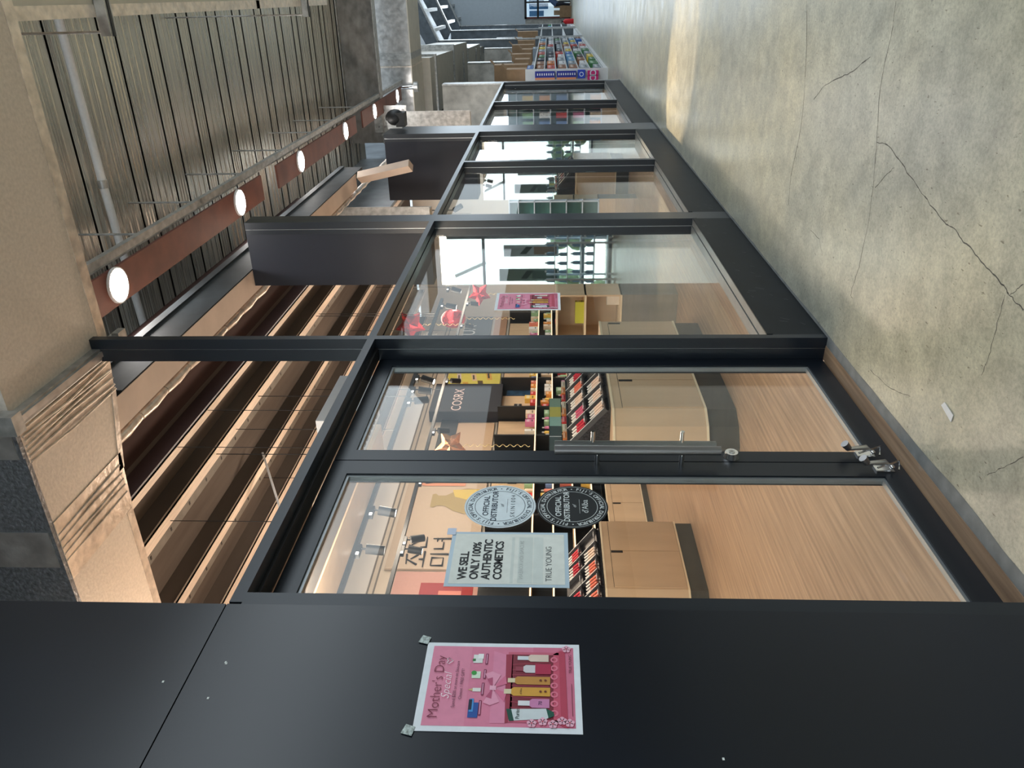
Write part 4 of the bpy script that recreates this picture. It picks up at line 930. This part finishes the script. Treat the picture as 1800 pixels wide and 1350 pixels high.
for k, x in enumerate((6.6, 7.9, 8.85, 10.25, 11.05, 12.05, 13.2, 14.15, 15.2, 16.85)):
    MB().box(x, x + .035, 4.95, 5.24, .64, 2.36, trackm).build('divider', r)
for x, s__ in ((10.15, 'ANUA'), (12.5, 'mediheal'), (13.55, 'SKIN1004')):
    q = MB().box(x - .13, x + .13, 5.205, 5.22, 1.95, 2.09, trackm); q.text(s__, .075, (x, 5.203, 2.02), X_, Z_, fm); q.build('brand_sign', r)
wcol = [((226, 206, 180), 'cream'), ((232, 232, 228), 'white'), ((206, 60, 60), 'red'), ((230, 140, 120), 'salmon'), ((236, 196, 90), 'yellow'), ((120, 150, 200), 'blue'), ((206, 120, 160), 'pink'), ((150, 190, 150), 'pale green'), ((236, 160, 80), 'orange')]
def wshelf(x0, x1, nm):
    for li, z in enumerate((1.685, 1.395, 1.105, .825)):
        x = x0; k = 0
        while x < x1:
            wdt = R.choice((.07, .10, .14)); hh = R.choice((.10, .13, .17, .20)); c, cn = R.choice(wcol)
            if R.random() > .10:
                if R.random() < .35:
                    key = ('jar', c)
                    lab = '%s cosmetic bottle on the %s shelf %s, %s along' % (cn, ('top', 'second', 'third', 'lowest')[li], nm, ORD[k])
                    if key not in protos:
                        o = empty('cosmetic_bottle', (x, 5.05, z), lab, 'bottle', 'cosmetics ' + nm)
                        MB().tube([(x, 5.05, z), (x, 5.05, z + .11), (x, 5.05, z + .125)], [.028, .028, .012], pc(*c), 10).build('bottle_body', o)
                        MB().tube([(x, 5.05, z + .125), (x, 5.05, z + .165)], .014, white, 8).build('cap', o); protos[key] = (o, Vector((x, 5.05, z)))
                    else:
                        o, p0 = protos[key]; dup(o, Vector((x, 5.05, z)) - p0, lab, 'cosmetics ' + nm)
                else:
                    pack(c, x, 5.05, z, wdt, .10, hh, 'cosmetic_box', '%s cosmetic box on the %s shelf %s, %s along' % (cn, ('top', 'second', 'third', 'lowest')[li], nm, ORD[k]), 'box', 'cosmetics ' + nm)
            x += .16; k += 1
wshelf(8.96, 10.2, 'behind the left door stickers'); wshelf(11.16, 12.0, 'left of the brown panel'); wshelf(12.2, 14.1, 'below the dark and yellow signs'); wshelf(15.32, 16.8, 'behind the first window')
# ---------------- stands near the windows
def etagere(x0, x1, y0, y1, zt, lab, seed):
    r = empty('display_stand', ((x0 + x1) / 2, (y0 + y1) / 2, 0), lab, 'display stand')
    MB().box(x0, x1, y0, y1, 0, .62, greyw).build('base', r)
    MB().box(x0, x1, y0, y0 + .02, .62, zt, woodl).box(x0, x1, y1 - .02, y1, .62, zt, woodl).build('side_panel', r)
    MB().box(x1 - .02, x1, y0 + .02, y1 - .02, .62, zt, woodl).build('back_panel', r)
    for z in (.62, 1.02, zt): MB().box(x0 - .01, x1, y0, y1, z, z + .02, woode).build('shelf', r)
etagere(8.15, 8.65, 1.40, 1.98, 1.34, 'low wooden display stand seen through the first window', 1)
pack((196, 196, 60), 8.3, 1.66, 1.04, .06, .26, .10, 'lime_box', 'lime green box on the display stand in the first window', 'box', 'boxes on the window stand')
pack((226, 220, 210), 8.35, 1.52, .64, .08, .12, .14, 'sample_box', 'pale box on the lower shelf of the window stand', 'box', 'boxes on the window stand')
tag(MB().box(8.14, 8.148, 1.86, 2.02, .08, .52, woodc).build('wood_sheet'), 'pale sheet leaning on the grey base of the window stand', 'sheet')
etagere(12.6, 13.1, .75, 1.35, 1.4, 'wooden display stand seen through the second window', 2)
for k, (yy, zz) in enumerate(((.85, 1.04), (.98, 1.04), (1.12, 1.04), (.9, .64), (1.1, .64))):
    c, cn = wcol[2 + k]; pack(c, 12.75, yy, zz, .1, .1, .2, 'cosmetic_box', '%s box on the stand in the second window' % cn, 'box', 'boxes on the second stand')
r = empty('end_shelving', (16.85, 1.4, 0), 'tall glass fronted shelving at the far end of the shop', 'shelving')
MB().box(17.04, 17.08, .16, 3.2, 0, 2.3, greenglass).box(16.7, 17.04, .16, 3.2, 0, .35, woodc).build('back_panel', r)
for z in (.35, .7, 1.05, 1.4, 1.75, 2.1, 2.3): MB().box(16.7, 17.04, .16, 3.2, z, z + .02, bluew).build('shelf', r)
for y in (.16, .9, 1.64, 2.4, 3.16): MB().box(16.7, 17.04, y, y + .03, .35, 2.3, bluew).build('upright', r)
for li, z in enumerate((.37, .72, 1.07, 1.42, 1.77)):
    for k in range(8):
        c, cn = R.choice(wcol); pack(c, 16.85, .3 + k * .17, z, .2, .10, .22, 'cosmetic_box', '%s box on the end shelving, %s shelf up, %s from the glass' % (cn, ORD[li], ORD[k]), 'box', 'boxes on the end shelving')
# ---------------- canopy, tracks, spotlights, air unit
MB2 = MB().box(2.4, 4.95, .84, 1.60, 2.87, 2.90, gyps)
tag(MB2.build('canopy_panel'), 'grey brown soffit panel hung inside above the doors', 'panel')
tag(MB().box(2.4, 5.60, 1.605, 1.93, 2.86, 2.90, woodl).build('wood_canopy'), 'bright wooden canopy board above the doors', 'canopy')
ac = empty('air_vent_unit', (5.2, 1.45, 2.9), 'grey ceiling air unit with a slatted grille near the right door', 'air unit')
MB().box(4.98, 5.75, 1.22, 1.60, 2.90, 3.2, bluew).build('housing', ac)
q = MB()
for k in range(7): q.box(5.05 + k * .09, 5.10 + k * .09, 1.27, 1.55, 2.893, 2.90, trackm)
q.build('grille', ac)
q = MB()
for k in range(2): q.tube([(5.05 + .6 * k, 1.5, 3.2), (5.05 + .6 * k, 1.5, 4.55)], .003, trackm, 5)
q.build('hanger_rod', ac)
tracks = ((1.95, 2.83, 2.4, 9.5, 'front black lighting track hung inside the shop'), (3.03, 2.83, 2.4, 13.5, 'rear black lighting track hung before the wall posters'))
for y, z, x0_, x1_, lab in tracks:
    o = tag(MB().box(x0_, x1_, y - .018, y + .018, z, z + .035, trackm).build('lighting_track'), lab, 'track', 'lighting tracks')
    for x in ((3.4, 4.7, 6.1, 7.6, 9.0) if y < 2 else (4.9, 6.9, 9, 11, 13)): MB().tube([(x, y, z + .035), (x, y, 4.55)], .0035, trackm, 5).build('hanger_wire', o)
def spot(xi, yi, tr, dz, lab):
    y, z = tracks[tr][0], tracks[tr][1]; P = at(xi, yi, 1, y)
    x = P.x; r = empty('track_spotlight', (x, y, z), lab, 'spotlight', 'black track spotlights')
    MB().box(x - .09, x + .03, y - .02, y + .02, z - .03, z - .002, trackm).tube([(x, y, z - .03), (x, y, z - .06)], .008, trackm, 8).build('adapter', r)
    MB().box(x - .088, x - .062, y - .022, y - .019, z - .026, z - .006, ledm).build('indicator', r)
    d = Vector(dz).normalized(); a = Vector((x, y, z - .06)); c = a + Vector((d.x * .04, d.y * .04, -.03))
    MB().tube([c - d * .03, c + d * .105], .036, trackm, 18).build('lamp_housing', r)
    MB().disc(c + d * .1055, .028, d.cross(Y_).normalized(), d.cross(d.cross(Y_)).normalized(), ledm, 16).build('lens', r)
for i, (x_, y_, t_, d_) in enumerate(((692, 897, 0, (0, .2, -1)), (670, 965, 0, (.1, .2, -1)), (742, 949, 1, (.5, .2, -1)), (735, 965, 1, (0, .2, -1)), (767, 845, 1, (.5, .2, -.8)),
        (765, 664, 0, (-.3, .2, -1)), (757, 685, 0, (.1, .2, -1)), (753, 705, 0, (.6, .2, -.9)), (807, 669, 1, (.5, .3, -.8)), (785, 757, 1, (.5, .3, -.8)), (736, 537, 0, (0, .2, -1)), (745, 508, 0, (0, .3, -1)),
        (802, 533, 1, (.2, .2, -1)), (789, 572, 1, (.2, .3, -1)))):
    where = ('upper left part of the left leaf', 'far left of the left leaf', 'above the calligraphy, right one', 'above the calligraphy, left one', 'upper right corner of the left leaf', 'upper right of the right leaf', 'middle of three in the right leaf', 'tilted one of three in the right leaf', 'before the yellow poster', 'left of the dark sign', 'beside the red star balloon', 'upper one in the first window', 'right of the round red balloon', 'left of the round red balloon')[i]
    spot(x_, y_, t_, d_, 'black cylinder spotlight, ' + where)
# ---------------- balloons
r = empty('added_spotlight', (10.3, .97, 2.62), 'added spotlight inside the second window throwing warm light onto the corridor floor', 'spotlight')  # added fixture, its beam stands in for light bounced off the mirror
d = (Vector((9.3, -.75, 0)) - Vector((10.3, .97, 2.66))).normalized(); a0 = Vector((10.3, .97, 2.72))
MB().tube([a0, a0 + d * .13], .036, trackm, 16).build('lamp_housing', r); MB().tube([a0, (10.3, .97, 4.55)], .006, trackm, 6).build('hanger_rod', r)
l = bpy.data.lights.new('spotlight_beam', 'SPOT'); l.energy = 520; l.color = (1.0, .72, .45); l.spot_size = radians(34); l.spot_blend = .45; l.shadow_soft_size = .02
o = bpy.data.objects.new('spotlight_beam', l); COL.objects.link(o); o.location = a0 + d * .15; o.rotation_euler = d.to_track_quat('-Z', 'Y').to_euler()
def star(c, Rr, m, lab, kind='star'):
    c = Vector(c); r = empty('foil_balloon', c, lab, 'balloon')
    q = MB(); n = 5; f = Vector((-.9, -.43, 0)).normalized(); u = Vector((.43, -.9, 0)); rot = .3
    if kind == 'star':
        ring = []
        for k in range(2 * n):
            rr_ = Rr if k % 2 == 0 else Rr * .55; a = pi / 2 + k * pi / n + rot; ring.append(c + u * cos(a) * rr_ + Z_ * sin(a) * rr_)
        vs = ring + [c + f * Rr * .38, c - f * Rr * .38]; fs = []
        mid = [c + (p - c) * .55 + f * Rr * .27 for p in ring]; mid2 = [c + (p - c) * .55 - f * Rr * .27 for p in ring]
        vs = ring + mid + mid2 + [c + f * Rr * .36, c - f * Rr * .36]; N2 = 2 * n
        for k in range(N2):
            j = (k + 1) % N2
            fs += [(k, j, N2 + j, N2 + k), (N2 + k, N2 + j, 3 * N2), (j, k, 2 * N2 + k, 2 * N2 + j), (2 * N2 + j, 2 * N2 + k, 3 * N2 + 1)]
        q.add(vs, fs, m)
    else: q.sphere(c, Rr * .85, m, 20, 12, (1, .75, 1))
    q.build('balloon_body', r)
    q = MB(); P = []
    for k in range(60):
        t = k / 59; P.append(c + Vector((.015 * cos(t * 60), .015 * sin(t * 60), -Rr * .6 - t * .9)))
    q.tube(P, .005, mat('gold_ribbon', (.9, .75, .4), .3, .6), 4, False); q.build('curled_ribbon', r)
star(at(722, 571, 1, 3.3), .27, redfoil, 'red star foil balloon at the top left of the first window')
star(at(797, 560, 1, 3.3), .25, redfoil, 'round red foil balloon in the first window', 'round')
star(at(843, 517, 1, 3.3), .22, redfoil, 'small red star balloon near the tall mirror')
star(at(792, 783, 1, 3.6), .22, copfoil, 'copper star foil balloon left in the right door leaf')
# ---------------- small white card on the corridor floor
c0 = [at(x_, y_, 2, 0.002) for x_, y_ in ((1655, 712), (1661, 707), (1676, 730), (1672, 742))]
tag(MB().prism(c0, (0, 0, .002), white).build('paper_card'), 'small white card lying on the concrete floor', 'card')
